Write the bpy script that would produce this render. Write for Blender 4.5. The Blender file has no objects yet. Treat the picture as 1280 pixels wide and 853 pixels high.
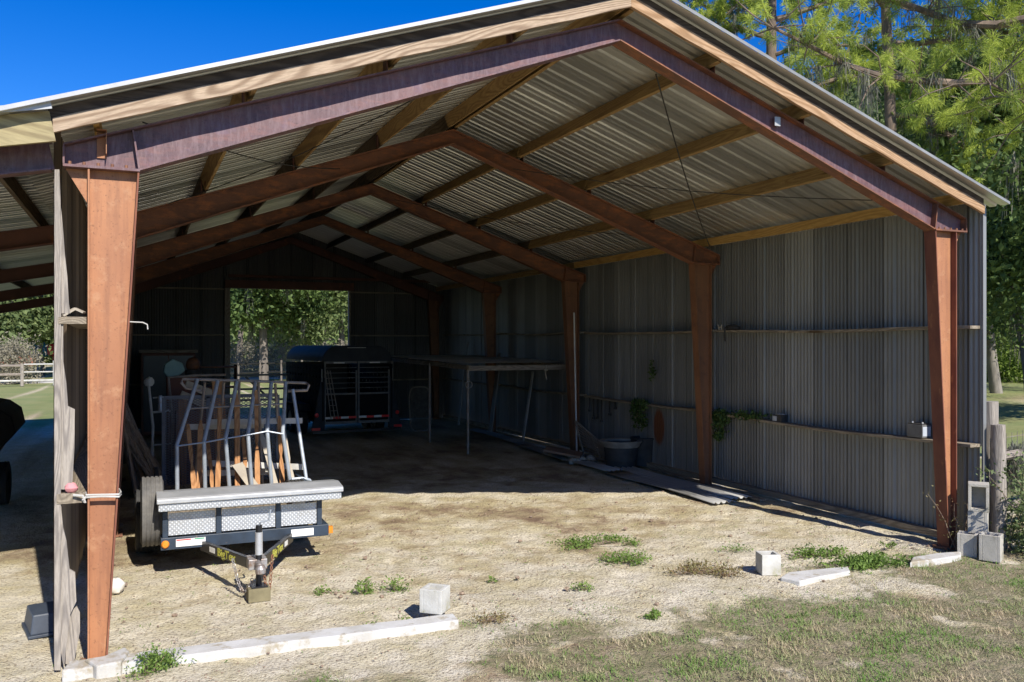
import bpy, math, random
import numpy as np
from mathutils import Vector, Matrix, noise
random.seed(7); rng = np.random.default_rng(7)
R = math.radians
sc = bpy.context.scene
COL = sc.collection

# ------------------------------------------------------------ survey of the place (camera pose from measured corners)
CAM = np.array([.5385, -6.768, 2.2955]); FPX = 1070.13; YAW = .4162
def at(x, y, ax, v):
    """world point seen at photo position x,y on the plane axis=v"""
    X = (x-640)/FPX; U = -(y-426.5)/FPX+.0007
    c, s = math.cos(YAW), math.sin(YAW)
    d = np.array([X*c+s, -X*s+c, U])
    return Vector(CAM+d*(v-CAM[ax])/d[ax])

# ------------------------------------------------------------ helpers
class MB:
    def __init__(s): s.v = []; s.f = []
    def add(s, vs, fs):
        o = len(s.v); s.v += [Vector(v) for v in vs]; s.f += [tuple(i+o for i in f) for f in fs]; return s
    def box(s, x0, y0, z0, x1, y1, z1):
        return s.add([(x0,y0,z0),(x1,y0,z0),(x1,y1,z0),(x0,y1,z0),(x0,y0,z1),(x1,y0,z1),(x1,y1,z1),(x0,y1,z1)],
                     [(0,3,2,1),(4,5,6,7),(0,1,5,4),(1,2,6,5),(2,3,7,6),(3,0,4,7)])
    def beam(s, a, b, w, h, up=(0,0,1)):
        a = Vector(a); b = Vector(b); d = (b-a).normalized(); up = Vector(up)
        sd = d.cross(up)
        if sd.length < 1e-4: sd = d.cross(Vector((0,1,0)))
        sd.normalize(); u = sd.cross(d).normalized()
        vs = [p+sd*(i*w/2)+u*(j*h/2) for p in (a, b) for i, j in ((-1,-1),(1,-1),(1,1),(-1,1))]
        return s.add(vs, [(0,1,2,3),(7,6,5,4),(0,4,5,1),(1,5,6,2),(2,6,7,3),(3,7,4,0)])
    def tube(s, pts, r, n=8, close=False):
        pts = [Vector(p) for p in pts]; rs = r if isinstance(r, (list, tuple)) else [r]*len(pts)
        o = len(s.v); u = None; m = len(pts)
        for i, p in enumerate(pts):
            if close: t = (pts[(i+1) % m]-pts[i-1]).normalized()
            else: t = (pts[min(i+1, m-1)]-pts[max(i-1, 0)]).normalized()
            if u is None:
                u = t.orthogonal().normalized()
            else:
                u = (u-t*u.dot(t)); u = u.normalized() if u.length > 1e-5 else t.orthogonal().normalized()
            w = t.cross(u)
            for k in range(n):
                a = 2*math.pi*k/n
                s.v.append(p+(u*math.cos(a)+w*math.sin(a))*rs[i])
        for i in range(m if close else m-1):
            j = (i+1) % m
            for k in range(n):
                l = (k+1) % n
                s.f.append((o+i*n+k, o+i*n+l, o+j*n+l, o+j*n+k))
        if not close:
            s.f.append(tuple(o+k for k in reversed(range(n)))); s.f.append(tuple(o+(m-1)*n+k for k in range(n)))
        return s
    def lathe(s, c, prof, n=24, sx=1, sy=1, axis='z'):
        c = Vector(c); o = len(s.v); m = len(prof)
        for r, z in prof:
            for k in range(n):
                a = 2*math.pi*k/n
                q = (r*math.cos(a)*sx, r*math.sin(a)*sy, z)
                if axis == 'x': q = (q[2], q[0], q[1])
                if axis == 'y': q = (q[0], q[2], q[1])
                s.v.append(c+Vector(q))
        for i in range(m-1):
            for k in range(n):
                l = (k+1) % n
                s.f.append((o+i*n+k, o+i*n+l, o+(i+1)*n+l, o+(i+1)*n+k))
        return s
    def prism(s, poly, ext):
        n = len(poly); e = Vector(ext); a = [Vector(p) for p in poly]
        return s.add(a+[p+e for p in a], [tuple(reversed(range(n))), tuple(range(n, 2*n))]+[(i, (i+1) % n, n+(i+1) % n, n+i) for i in range(n)])
    def blob(s, c, r, n=10, jit=.15, seed=0):
        c = Vector(c); rx, ry, rz = r; o = len(s.v); rr = random.Random(seed); m = n//2+1
        for i in range(m+1):
            th = math.pi*i/m
            for k in range(n):
                a = 2*math.pi*k/n; q = 1+rr.uniform(-jit, jit)
                s.v.append(c+Vector((rx*q*math.sin(th)*math.cos(a), ry*q*math.sin(th)*math.sin(a), rz*q*math.cos(th))))
        for i in range(m):
            for k in range(n):
                l = (k+1) % n
                s.f.append((o+i*n+k, o+(i+1)*n+k, o+(i+1)*n+l, o+i*n+l))
        return s
    def move(s, M, start=0):
        for i in range(start, len(s.v)): s.v[i] = M @ s.v[i]
        return s
    def build(s, name, mat, parent=None, smooth=False, local=False, bevel=0, ang=40):
        off = Vector((0,0,0))
        if parent is not None and not local:
            p = parent
            while p is not None: off = off+p.location; p = p.parent
        me = bpy.data.meshes.new(name)
        me.from_pydata([tuple(v-off) for v in s.v], [], s.f); me.update()
        me.materials.append(mat)
        if smooth:
            me.shade_smooth(); me.set_sharp_from_angle(angle=R(ang))
        o = bpy.data.objects.new(name, me); COL.objects.link(o)
        if parent is not None: o.parent = parent
        if bevel:
            b = o.modifiers.new('bevel', 'BEVEL'); b.width = bevel; b.segments = 2; b.limit_method = 'ANGLE'
        return o

def tag(o, label=None, cat=None, group=None, kind=None):
    if label: o['label'] = label
    if cat: o['category'] = cat
    if group: o['group'] = group
    if kind: o['kind'] = kind
    return o
def thing(name, label, cat, loc=(0,0,0), rz=0, group=None):
    o = bpy.data.objects.new(name, None); COL.objects.link(o); o.location = loc; o.rotation_euler = (0,0,rz)
    o.empty_display_size = .1
    return tag(o, label, cat, group)
def copy_tree(o, parent=None):
    c = o.copy(); COL.objects.link(c); c.parent = parent
    for ch in list(o.children): copy_tree(ch, c)
    return c

# ------------------------------------------------------------ materials
def newmat(name):
    m = bpy.data.materials.new(name); m.use_nodes = True
    nt = m.node_tree; b = nt.nodes['Principled BSDF']; return m, nt, b
def coords(nt, scale=(1,1,1), rot=(0,0,0), src='Object'):
    tc = nt.nodes.new('ShaderNodeTexCoord'); mp = nt.nodes.new('ShaderNodeMapping')
    mp.inputs['Scale'].default_value = scale; mp.inputs['Rotation'].default_value = rot
    nt.links.new(tc.outputs[src], mp.inputs['Vector']); return mp.outputs['Vector']
def nz(nt, vec, scale, detail=6, rough=.6, dist=0):
    n = nt.nodes.new('ShaderNodeTexNoise'); n.inputs['Scale'].default_value = scale; n.inputs['Detail'].default_value = detail
    n.inputs['Roughness'].default_value = rough; n.inputs['Distortion'].default_value = dist
    if vec is not None: nt.links.new(vec, n.inputs['Vector'])
    return n.outputs['Fac']
def ramp(nt, fac, stops):
    r = nt.nodes.new('ShaderNodeValToRGB'); e = r.color_ramp.elements
    while len(e) < len(stops): e.new(.5)
    for i, (p, c) in enumerate(stops):
        e[i].position = p; e[i].color = (c, c, c, 1) if isinstance(c, (int, float)) else (*c, 1)
    nt.links.new(fac, r.inputs['Fac']); return r.outputs['Color']
def mix(nt, fac, a, b, mode='MIX'):
    m = nt.nodes.new('ShaderNodeMix'); m.data_type = 'RGBA'; m.blend_type = mode
    for sock, val in ((m.inputs[0], fac), (m.inputs[6], a), (m.inputs[7], b)):
        if hasattr(val, 'is_output') or isinstance(val, bpy.types.NodeSocket): nt.links.new(val, sock)
        elif isinstance(val, (int, float)): sock.default_value = val
        else: sock.default_value = (*val, 1)
    return m.outputs[2]
def bump(nt, b, h, strength=.3, dist=.01):
    n = nt.nodes.new('ShaderNodeBump'); n.inputs['Strength'].default_value = strength; n.inputs['Distance'].default_value = dist
    nt.links.new(h, n.inputs['Height']); nt.links.new(n.outputs['Normal'], b.inputs['Normal'])

def madd_(nt, a, b, c):
    m = nt.nodes.new('ShaderNodeMath'); m.operation = 'MULTIPLY_ADD'; nt.links.new(a, m.inputs[0]); m.inputs[1].default_value = b; m.inputs[2].default_value = c; return m.outputs[0]
def M(name, c1, c2=None, scale=3, rough=.7, metal=0, stretch=(1,1,1), lo=.35, hi=.65, spots=None, bmp=.15, bsc=40, detail=7, rot=(0,0,0), spec=.5):
    m, nt, b = newmat(name); v = coords(nt, stretch, rot)
    f = nz(nt, v, scale, detail)
    c2 = c2 or tuple(x*.7 for x in c1)
    col = ramp(nt, f, [(lo, c1), (hi, c2)])
    if spots:
        sc_, thr, sw, cs = spots
        g = nz(nt, v, sc_, 5, .65)
        col = mix(nt, ramp(nt, g, [(thr, 0.), (thr+sw, 1.)]), col, cs)
    nt.links.new(col, b.inputs['Base Color'])
    b.inputs['Roughness'].default_value = rough; b.inputs['Metallic'].default_value = metal
    b.inputs['Specular IOR Level'].default_value = spec
    if bmp: bump(nt, b, nz(nt, v, bsc, 4), bmp, .004)
    return m

def wood(name, c1, c2, axis='y', tilt=0, grain=26, rough=.75, knots=True, warp=.9):
    """long grain running along an axis, with bands and knots"""
    m, nt, b = newmat(name)
    st = {'x': (.35, 3, 3), 'y': (3, .35, 3), 'z': (3, 3, .35)}[axis]
    v = coords(nt, (1,1,1), (0, tilt, 0))
    mp = nt.nodes.new('ShaderNodeMapping'); mp.inputs['Scale'].default_value = st; nt.links.new(v, mp.inputs['Vector']); v = mp.outputs['Vector']
    big = nz(nt, v, .85, 2, .45, .6*warp)
    mm = nt.nodes.new('ShaderNodeMath'); mm.operation = 'MULTIPLY'; mm.inputs[1].default_value = grain*5.5; nt.links.new(big, mm.inputs[0])
    sn = nt.nodes.new('ShaderNodeMath'); sn.operation = 'SINE'; nt.links.new(mm.outputs[0], sn.inputs[0])
    w = ramp(nt, madd_(nt, sn.outputs[0], .5, .5), [(.3, 0.), (.95, 1.)])
    f2 = nz(nt, v, grain, 5)
    col = mix(nt, w, c1, c2)
    col = mix(nt, ramp(nt, f2, [(.35, 0.), (.7, .5)]), col, tuple(x*.55 for x in c2))
    if knots:
        vo = nt.nodes.new('ShaderNodeTexVoronoi'); vo.inputs['Scale'].default_value = 1.4
        nt.links.new(v, vo.inputs['Vector'])
        k = ramp(nt, vo.outputs['Distance'], [(.05, 1.), (.11, 0.)])
        col = mix(nt, k, col, (c2[0]*.45, c2[1]*.35, c2[2]*.25))
    nt.links.new(col, b.inputs['Base Color']); b.inputs['Roughness'].default_value = rough
    b.inputs['Specular IOR Level'].default_value = .25
    bump(nt, b, w, .25, .003)
    return m

def leafmat(name, a, b_, trans=.35, rough=.6):
    m, nt, b = newmat(name)
    at_ = nt.nodes.new('ShaderNodeAttribute'); at_.attribute_name = 'v'
    col = ramp(nt, at_.outputs['Fac'], [(0., a), (1., b_)])
    nt.links.new(col, b.inputs['Base Color']); b.inputs['Roughness'].default_value = rough
    b.inputs['Specular IOR Level'].default_value = .3
    tr = nt.nodes.new('ShaderNodeBsdfTranslucent'); nt.links.new(col, tr.inputs['Color'])
    ms = nt.nodes.new('ShaderNodeMixShader'); ms.inputs[0].default_value = trans
    nt.links.new(b.outputs[0], ms.inputs[1]); nt.links.new(tr.outputs[0], ms.inputs[2])
    nt.links.new(ms.outputs[0], nt.nodes['Material Output'].inputs['Surface']); return m

def treadplate(name):
    m, nt, b = newmat(name)
    def wv(rot):
        v = coords(nt, (1,1,1), (0, rot, 0)); w = nt.nodes.new('ShaderNodeTexWave'); w.wave_type = 'BANDS'; w.bands_direction = 'X'
        w.inputs['Scale'].default_value = 11; w.inputs['Distortion'].default_value = 0; nt.links.new(v, w.inputs['Vector']); return w.outputs['Fac']
    a, c = wv(R(45)), wv(R(-45))
    h = mix(nt, 1., a, c, 'MULTIPLY')
    hh = ramp(nt, h, [(.25, 0.), (.6, 1.)])
    col = mix(nt, hh, (.50,.52,.54), (.72,.74,.76))
    col = mix(nt, ramp(nt, nz(nt, coords(nt), 5), [(.5, 0.), (.75, .5)]), col, (.36,.34,.31))
    nt.links.new(col, b.inputs['Base Color']); b.inputs['Metallic'].default_value = .45; b.inputs['Roughness'].default_value = .42
    bump(nt, b, hh, .8, .003); return m

MAT = {}
def steel(name, c1, c2, c3, c4, rough=.65, sdir='z', chalk=None):
    m, nt, b = newmat(name); st = {'z': (7,7,.5), 'x': (1.6,6,6)}[sdir]
    big = nz(nt, coords(nt), 1.3, 6, .6); stk = nz(nt, coords(nt, st), 2.2, 7, .7); bl = nz(nt, coords(nt), 6, 7, .7); sp = nz(nt, coords(nt), 55, 3, .6)
    col = ramp(nt, big, [(.35, c1), (.65, c2)])
    col = mix(nt, ramp(nt, stk, [(.48, 0.), (.72, .75)]), col, c3)
    col = mix(nt, ramp(nt, bl, [(.54, 0.), (.66, .7)]), col, c4)
    col = mix(nt, ramp(nt, sp, [(.60, 0.), (.70, .6)]), col, tuple(x*.5 for x in c2))
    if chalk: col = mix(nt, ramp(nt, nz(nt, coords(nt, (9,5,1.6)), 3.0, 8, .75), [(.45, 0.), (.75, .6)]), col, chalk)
    nt.links.new(col, b.inputs['Base Color']); b.inputs['Roughness'].default_value = rough
    bump(nt, b, bl, .25, .006); return m
MAT['col_rust'] = M('primed rust steel', (.47,.205,.105), (.34,.135,.072), 2.6, .72, 0, (1,1,.45), spots=(8,.58,.14,(.27,.09,.045)), bsc=60)
MAT['col_inner'] = M('rusty flange steel', (.25,.09,.045), (.14,.045,.03), 5, .75, 0, (1,1,.4), spots=(14,.6,.08,(.30,.13,.06)))
MAT['beam_purple'] = M('dark purple primed steel', (.20,.105,.115), (.13,.065,.085), 1.6, .5, .1, spots=(12,.60,.10,(.30,.16,.13)), bsc=50)
MAT['beam_rust'] = M('rusted beam steel', (.22,.095,.055), (.145,.065,.042), 1.5, .7, 0, spots=(4,.56,.12,(.34,.125,.05)), bsc=50)
MAT['beam_dark'] = M('dark rusted beam steel', (.16,.065,.045), (.09,.04,.03), 1.5, .7, 0, spots=(4,.6,.12,(.30,.10,.04)), bsc=50)
MAT['col_brown'] = M('brown rusted column steel', (.25,.115,.055), (.17,.075,.038), 2.0, .72, 0, (1,1,.5), spots=(7,.58,.1,(.16,.06,.03)), bsc=60)

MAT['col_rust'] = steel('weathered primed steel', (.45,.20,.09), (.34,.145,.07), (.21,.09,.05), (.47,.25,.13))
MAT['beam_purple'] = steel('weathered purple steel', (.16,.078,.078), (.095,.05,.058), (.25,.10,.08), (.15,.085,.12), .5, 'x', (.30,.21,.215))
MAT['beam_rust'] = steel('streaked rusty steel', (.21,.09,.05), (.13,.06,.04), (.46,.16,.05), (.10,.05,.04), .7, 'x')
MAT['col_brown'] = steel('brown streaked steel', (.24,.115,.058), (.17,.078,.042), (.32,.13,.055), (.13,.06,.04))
def galv(name, c1, c2, rust=True, stain=False, metal=.25, streak='z'):
    m, nt, b = newmat(name)
    st = {'z': (6,6,.35), 'x': (.35,5,5), 'y': (6,.35,6)}[streak]
    f = nz(nt, coords(nt, st), 1.2, 6); g = nz(nt, coords(nt), .45, 4)
    col = ramp(nt, f, [(.3, c1), (.7, c2)])
    col = mix(nt, ramp(nt, g, [(.45, 0.), (.7, .55)]), col, tuple(x*.62 for x in c2))
    # individual sheets differ in tone
    tc = nt.nodes.new('ShaderNodeTexCoord'); sx = nt.nodes.new('ShaderNodeSeparateXYZ'); nt.links.new(tc.outputs['Object'], sx.inputs[0])
    dv = nt.nodes.new('ShaderNodeMath'); dv.operation = 'DIVIDE'; nt.links.new(sx.outputs['X' if stain == 'back' else 'Y'], dv.inputs[0]); dv.inputs[1].default_value = .6003
    fl = nt.nodes.new('ShaderNodeMath'); fl.operation = 'FLOOR'; nt.links.new(dv.outputs[0], fl.inputs[0])
    wn = nt.nodes.new('ShaderNodeTexWhiteNoise'); wn.noise_dimensions = '1D'; nt.links.new(fl.outputs[0], wn.inputs['W'])
    col = mix(nt, ramp(nt, wn.outputs['Value'], [(0., 0.), (1., .62)]), col, tuple(x*.45 for x in c2))
    fr = nt.nodes.new('ShaderNodeMath'); fr.operation = 'FRACT'; nt.links.new(dv.outputs[0], fr.inputs[0])
    if streak == 'z': col = mix(nt, ramp(nt, fr.outputs[0], [(.02, .9), (.05, 0.)]), col, (.02,.02,.02))
    if rust:
        k = nz(nt, coords(nt, (3,3,.6)), 1.6, 6, .7)
        col = mix(nt, ramp(nt, k, [(.66, 0.), (.80, .75)]), col, (.16,.085,.045))
    if stain == 'oval':
        # oval rust patch on the lower wall
        p = at(823, 534, 0, 9.17)
        mp = nt.nodes.new('ShaderNodeMapping'); mp.vector_type = 'POINT'
        mp.inputs['Location'].default_value = (0, -p.y/.20, -p.z/.36); mp.inputs['Scale'].default_value = (0, 1/.20, 1/.36)
        nt.links.new(tc.outputs['Object'], mp.inputs['Vector'])
        ln = nt.nodes.new('ShaderNodeVectorMath'); ln.operation = 'LENGTH'; nt.links.new(mp.outputs[0], ln.inputs[0])
        col = mix(nt, ramp(nt, ln.outputs['Value'], [(.75, 1.), (1.1, 0.)]), col, (.20,.075,.035))
    nt.links.new(col, b.inputs['Base Color']); b.inputs['Metallic'].default_value = metal; b.inputs['Roughness'].default_value = .42 if metal > .5 else .5
    bump(nt, b, nz(nt, coords(nt), 25, 3), .06, .004)
    return m
MAT['wall'] = galv('weathered galvanised wall sheet', (.35,.355,.345), (.25,.255,.25), stain='oval')
MAT['leftwall'] = galv('brown stained wall sheet', (.30,.23,.17), (.19,.14,.10))
MAT['backwall'] = galv('weathered wall sheet with painted shade', (.13,.13,.13), (.085,.085,.09), stain='back')  # shade of the barn's deep end is painted into this sheet colour
MAT['roof'] = galv('galvanised roof sheet', (.82,.82,.78), (.70,.70,.66), rust=False, metal=.8, streak='x')
MAT['groundtin'] = galv('old grey tin sheet', (.55,.54,.51), (.38,.37,.35), metal=.2, streak='y')
MAT['trim'] = M('white metal trim', (.50,.50,.49), (.40,.40,.39), 3, .4, .2)
MAT['barge_l'] = wood('weathered barge wood left', (.50,.38,.27), (.30,.21,.14), 'x', R(19), 34)
MAT['barge_r'] = wood('tan barge wood right', (.50,.33,.20), (.35,.21,.11), 'x', R(-19), 30)
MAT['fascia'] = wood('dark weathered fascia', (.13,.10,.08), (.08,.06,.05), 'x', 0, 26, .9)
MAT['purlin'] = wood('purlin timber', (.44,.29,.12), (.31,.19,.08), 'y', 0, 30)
MAT['purlin_dk'] = wood('darker purlin timber', (.20,.15,.10), (.12,.09,.06), 'y', 0, 30)  # darker timber tone for the deeper bays and the lean-to
MAT['eave'] = wood('yellow eave timber', (.58,.36,.12), (.45,.26,.08), 'y', 0, 24)
MAT['leanboard'] = wood('pale yellow timber', (.42,.35,.19), (.30,.24,.13), 'x', R(-11), 22)
MAT['greywood'] = wood('grey weathered wood', (.42,.37,.31), (.26,.23,.20), 'z', 0, 40, .9)
MAT['greywood_y'] = wood('grey girt wood', (.36,.30,.22), (.22,.18,.13), 'y', 0, 30, .9)
MAT['greywood_x'] = wood('grey cross wood', (.36,.31,.25), (.22,.18,.15), 'x', 0, 30, .9)
MAT['stake'] = wood('orange stake wood', (.52,.27,.12), (.36,.17,.07), 'z', 0, 20, .8)
MAT['concrete'] = M('concrete block', (.50,.47,.41), (.36,.34,.29), 6, .95, spots=(6,.56,.12,(.27,.25,.18)), bmp=.9, bsc=90)
MAT['whiteblock'] = M('white painted block', (.62,.61,.56), (.46,.44,.38), 5, .9, spots=(7,.55,.12,(.40,.38,.26)), bmp=.8, bsc=90)
MAT['whitepaint'] = M('white painted concrete', (.62,.61,.58), (.48,.46,.41), 4, .9, spots=(6,.54,.10,(.38,.33,.24)), bmp=.9, bsc=50)
MAT['navy'] = M('dark navy trailer paint', (.035,.055,.085), (.025,.035,.05), 5, .45, spots=(16,.66,.06,(.16,.12,.09)))
MAT['black'] = M('black paint', (.02,.021,.023), (.012,.012,.014), 5, .35)
MAT['blackgloss'] = M('black trailer paint', (.045,.05,.058), (.03,.033,.04), 3, .6, bmp=.02, spec=.12)
MAT['gatebar'] = M('worn black gate bar', (.17,.17,.17), (.10,.10,.10), 12, .5)
MAT['blackmatt'] = M('dull black paint', (.015,.015,.017), (.010,.010,.011), 5, .8, spec=.12)
MAT['tyre'] = M('tyre rubber', (.16,.15,.135), (.09,.085,.08), 8, .85, bmp=.4, bsc=70)
MAT['tyre_dk'] = M('dark tyre rubber', (.06,.058,.055), (.035,.034,.033), 8, .85, bmp=.4, bsc=70)
MAT['tread'] = treadplate('aluminium tread plate')
MAT['alu'] = M('brushed aluminium', (.70,.71,.72), (.55,.56,.57), 4, .38, .5, bmp=.05)
MAT['pipe'] = M('galvanised pipe', (.50,.55,.60), (.36,.40,.44), 6, .5, .35, spots=(11,.66,.06,(.25,.17,.11)))
MAT['pipe_br'] = M('brownish pipe', (.34,.30,.27), (.22,.18,.15), 6, .6, .2)
MAT['whiterail'] = M('white painted rail', (.62,.61,.57), (.45,.43,.38), 5, .7)
MAT['white'] = M('white sticker', (.85,.84,.80), (.78,.77,.72), 5, .5)
MAT['red'] = M('red reflector', (.85,.04,.04), (.7,.03,.03), 5, .3, bmp=0)
MAT['amber'] = M('amber lens', (.80,.28,.03), (.65,.2,.02), 5, .3, bmp=0)
MAT['green'] = M('green tape', (.03,.35,.18), (.02,.28,.14), 5, .5, bmp=0)
MAT['yellow'] = M('yellow lettering', (.62,.60,.10), (.5,.48,.08), 5, .6, bmp=0)
MAT['chain'] = M('chain steel', (.42,.42,.42), (.26,.18,.13), 20, .5, .5)
MAT['rust'] = M('rusty steel', (.30,.14,.07), (.18,.08,.05), 12, .8)
MAT['woodblock'] = M('mossy wood block', (.25,.215,.12), (.17,.145,.08), 8, .95)
MAT['mesh'] = M('dark blue steel', (.17,.18,.20), (.11,.115,.13), 6, .6, .2)
MAT['tub'] = M('dusty black plastic', (.06,.058,.056), (.035,.034,.033), 6, .7)
MAT['tubrim'] = M('dusty tub rim', (.36,.33,.28), (.22,.20,.17), 6, .7)
MAT['battery'] = M('grey battery case', (.17,.17,.17), (.11,.11,.11), 8, .6)
MAT['batlabel'] = M('pale battery label', (.50,.54,.60), (.36,.40,.46), 8, .5)
MAT['plate_br'] = M('brown flat board', (.30,.19,.125), (.2,.125,.085), 4, .85)
MAT['pvc'] = M('white pipe', (.75,.75,.72), (.62,.62,.60), 4, .5)
MAT['teal'] = M('pale teal plastic', (.22,.36,.34), (.16,.27,.26), 4, .6)
MAT['cover'] = M('dark grey cover cloth', (.06,.06,.068), (.04,.04,.045), 3, .8, bmp=.3, bsc=12)
MAT['bin'] = M('dark blue grey plastic', (.06,.075,.10), (.04,.05,.07), 4, .5)
MAT['pink'] = M('pink stone', (.70,.30,.30), (.58,.24,.24), 12, .8)
MAT['stone'] = M('pale stone', (.72,.68,.60), (.55,.5,.42), 8, .9, bmp=.5)
MAT['stick'] = M('dry grey brown sticks', (.52,.40,.30), (.28,.20,.15), 9, .9, 0, (4,4,.5))
MAT['straw'] = M('dry stalks', (.36,.27,.19), (.20,.14,.10), 12, .9, 0, (4,4,.5))
MAT['screen'] = M('rusty mesh cloth', (.16,.145,.12), (.08,.07,.06), 14, .9)
MAT['paleboard'] = M('pale board', (.5,.44,.34), (.38,.33,.26), 5, .8)
MAT['bark'] = M('pine bark', (.26,.19,.14), (.11,.085,.065), 3, .95, 0, (2,2,.4), bmp=.8, bsc=8)
MAT['oakbark'] = M('oak bark', (.22,.19,.16), (.12,.10,.085), 3, .95, 0, (2,2,.4), bmp=.8, bsc=8)
MAT['palebark'] = M('pale bark', (.30,.27,.23), (.16,.145,.125), 3, .95, 0, (2,2,.4), bmp=.8, bsc=8)
MAT['brick'] = M('red painted wall', (.50,.20,.14), (.40,.16,.11), 3, .8)
MAT['whiteroof'] = M('white metal roof', (.75,.78,.82), (.65,.68,.72), 1, .4)
MAT['blue'] = M('blue tarp', (.02,.20,.42), (.015,.14,.32), 3, .6)
MAT['redp'] = M('red plastic', (.65,.03,.03), (.5,.02,.02), 3, .5)
MAT['wire'] = M('dark cable', (.05,.045,.04), (.03,.03,.03), 8, .7)
MAT['oak1'] = leafmat('oak leaves', (.04,.08,.025), (.20,.28,.08), .35)
MAT['oak2'] = leafmat('bright leaves', (.10,.17,.03), (.32,.42,.08), .4)
MAT['oak3'] = leafmat('olive leaves', (.07,.12,.04), (.30,.36,.14), .4)
MAT['needle'] = leafmat('pine needles', (.10,.18,.03), (.66,.74,.13), .45)
MAT['moss'] = leafmat('hanging grey moss', (.12,.12,.095), (.28,.28,.22), .25, .9)
MAT['weed'] = leafmat('weed leaves', (.08,.15,.03), (.28,.40,.09), .35)
MAT['weeddry'] = leafmat('dry weed leaves', (.24,.13,.07), (.30,.30,.12), .3)
MAT['blade'] = leafmat('grass blades', (.56,.45,.29), (.17,.30,.06), .3)
MAT['shrub'] = leafmat('shrub leaves', (.06,.10,.03), (.26,.32,.13), .3)
MAT['vine'] = leafmat('vine leaves', (.035,.07,.02), (.12,.20,.05), .3)
MAT['drybush'] = leafmat('dry bush twigs', (.20,.18,.13), (.42,.38,.28), .2, .9)

# ------------------------------------------------------------ the barn
BW = 9.14; RX = BW/2; SP = 4.4035; NF = 5; LEN = SP*4; K = .345
def under(x): return 5.45-K*abs(x-RX)          # underside of the roof sheet
def rtop(x): return 5.215-K*abs(x-RX)          # top of the rafters
barn = thing('open_barn', 'open-fronted metal barn with rusty steel frames, ribbed tin roof and a lean-to', 'barn', (RX, 0, 0))

def column(y, side, mat, matf):
    def X(x): return x if side < 0 else BW-x
    b = MB(); fb = MB()
    t = .006
    b.prism([(X(.256), y-t, 0), (X(.36), y-t, 0), (X(.567), y-t, 3.515), (X(.256), y-t, 3.515)], (0, 2*t, 0))
    c = b.build('column', mat, barn)
    fb.beam((X(.362), y, 0), (X(.571), y, 3.512), .012, .15, up=(0,1,0))
    fb.build('inner_flange', matf, c)
    ob = MB(); ob.beam((X(.25), y, 0), (X(.25), y, 3.512), .012, .15, up=(0,1,0)); ob.build('outer_flange', matf if side > 0 else mat, c)
    bp = MB(); bp.box(min(X(.2), X(.42)), y-.1, 0, max(X(.2), X(.42)), y+.1, .022); bp.build('base_plate', MAT['rust'], c)
    return c
def rafter(y, side, mat, matf):
    def X(x): return x if side < 0 else BW-x
    t = .006; b = MB(); e = .0005 if side < 0 else .0
    b.prism([(X(.10), y-t, 3.534), (X(.575), y-t, 3.534), (X(RX), y-t, 5.035), (X(RX), y-t, rtop(RX)-.008), (X(.10), y-t, rtop(.1)-.008)], (0, 2*t, 0))
    w = b.build('rafter', mat, barn)
    f = MB()
    f.beam((X(.573), y, 3.528), (X(RX-.002), y, 5.030), .15, .012)
    f.build('lower_flange', matf, w)
    f = MB(); f.beam((X(.09), y, rtop(.09)), (X(RX-.002), y, rtop(RX)), .15, .012); f.build('upper_flange', matf, w)
    f = MB(); f.box(min(X(.09), X(.58)), y-.085, 3.514, max(X(.09), X(.58)), y+.085, 3.532); f.build('knee_plate', matf, w)
    f = MB(); f.beam((X(.575), y, 3.535), (X(.535), y, rtop(.535)-.01), .012, .15, up=(0,1,0))
    f.build('stiffener', matf, w)
    f = MB(); f.box(min(X(.088), X(.100)), y-.08, 3.534, max(X(.088), X(.100)), y+.08, rtop(.09)-.008); f.build('end_plate', matf, w)
    g = MB(); g.prism([(X(.10), y-.004, 3.512), (X(.242), y-.004, 3.512), (X(.242), y-.004, 3.27)], (0, .008, 0)); g.build('gusset', MAT['col_rust'] if y < 1 else matf, w)
    for k in range(5 if y < 9 else 0):
        xx = X(.13+.09*k)
        MB().lathe((xx, y-.05, 3.545), [(0, .012), (.011, .012), (.011, -.012), (0, -.012)], 6).build('bolt', MAT['rust'], w)
    return w
for i in range(NF):
    y = i*SP
    for side in (-1, 1):
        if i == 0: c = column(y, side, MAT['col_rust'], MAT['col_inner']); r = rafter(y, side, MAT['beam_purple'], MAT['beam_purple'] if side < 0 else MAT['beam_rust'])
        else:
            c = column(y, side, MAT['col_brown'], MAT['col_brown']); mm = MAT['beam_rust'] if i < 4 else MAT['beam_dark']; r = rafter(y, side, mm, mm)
        if i == 0:
            X = (lambda x: x) if side < 0 else (lambda x: BW-x)
            b = MB()    # angle clip on the knee
            if side < 0:
                b.box(.36, -.10, 3.62, .365, -.012, 3.79); b.box(.30, -.10, 3.785, .3595, -.012, 3.79); b.box(.30, -.02, 3.60, .3595, -.0125, 3.784)
                b.build('clip', MAT['col_rust'], r)
            else:
                p = at(967, 153, 1, 0); b.box(p.x-.035, -.06, p.z-.05, p.x+.03, -.054, p.z+.04); b.box(p.x+.031, -.06, p.z-.05, p.x+.036, -.008, p.z+.04)
                b.build('clip', MAT['trim'], r)
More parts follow.
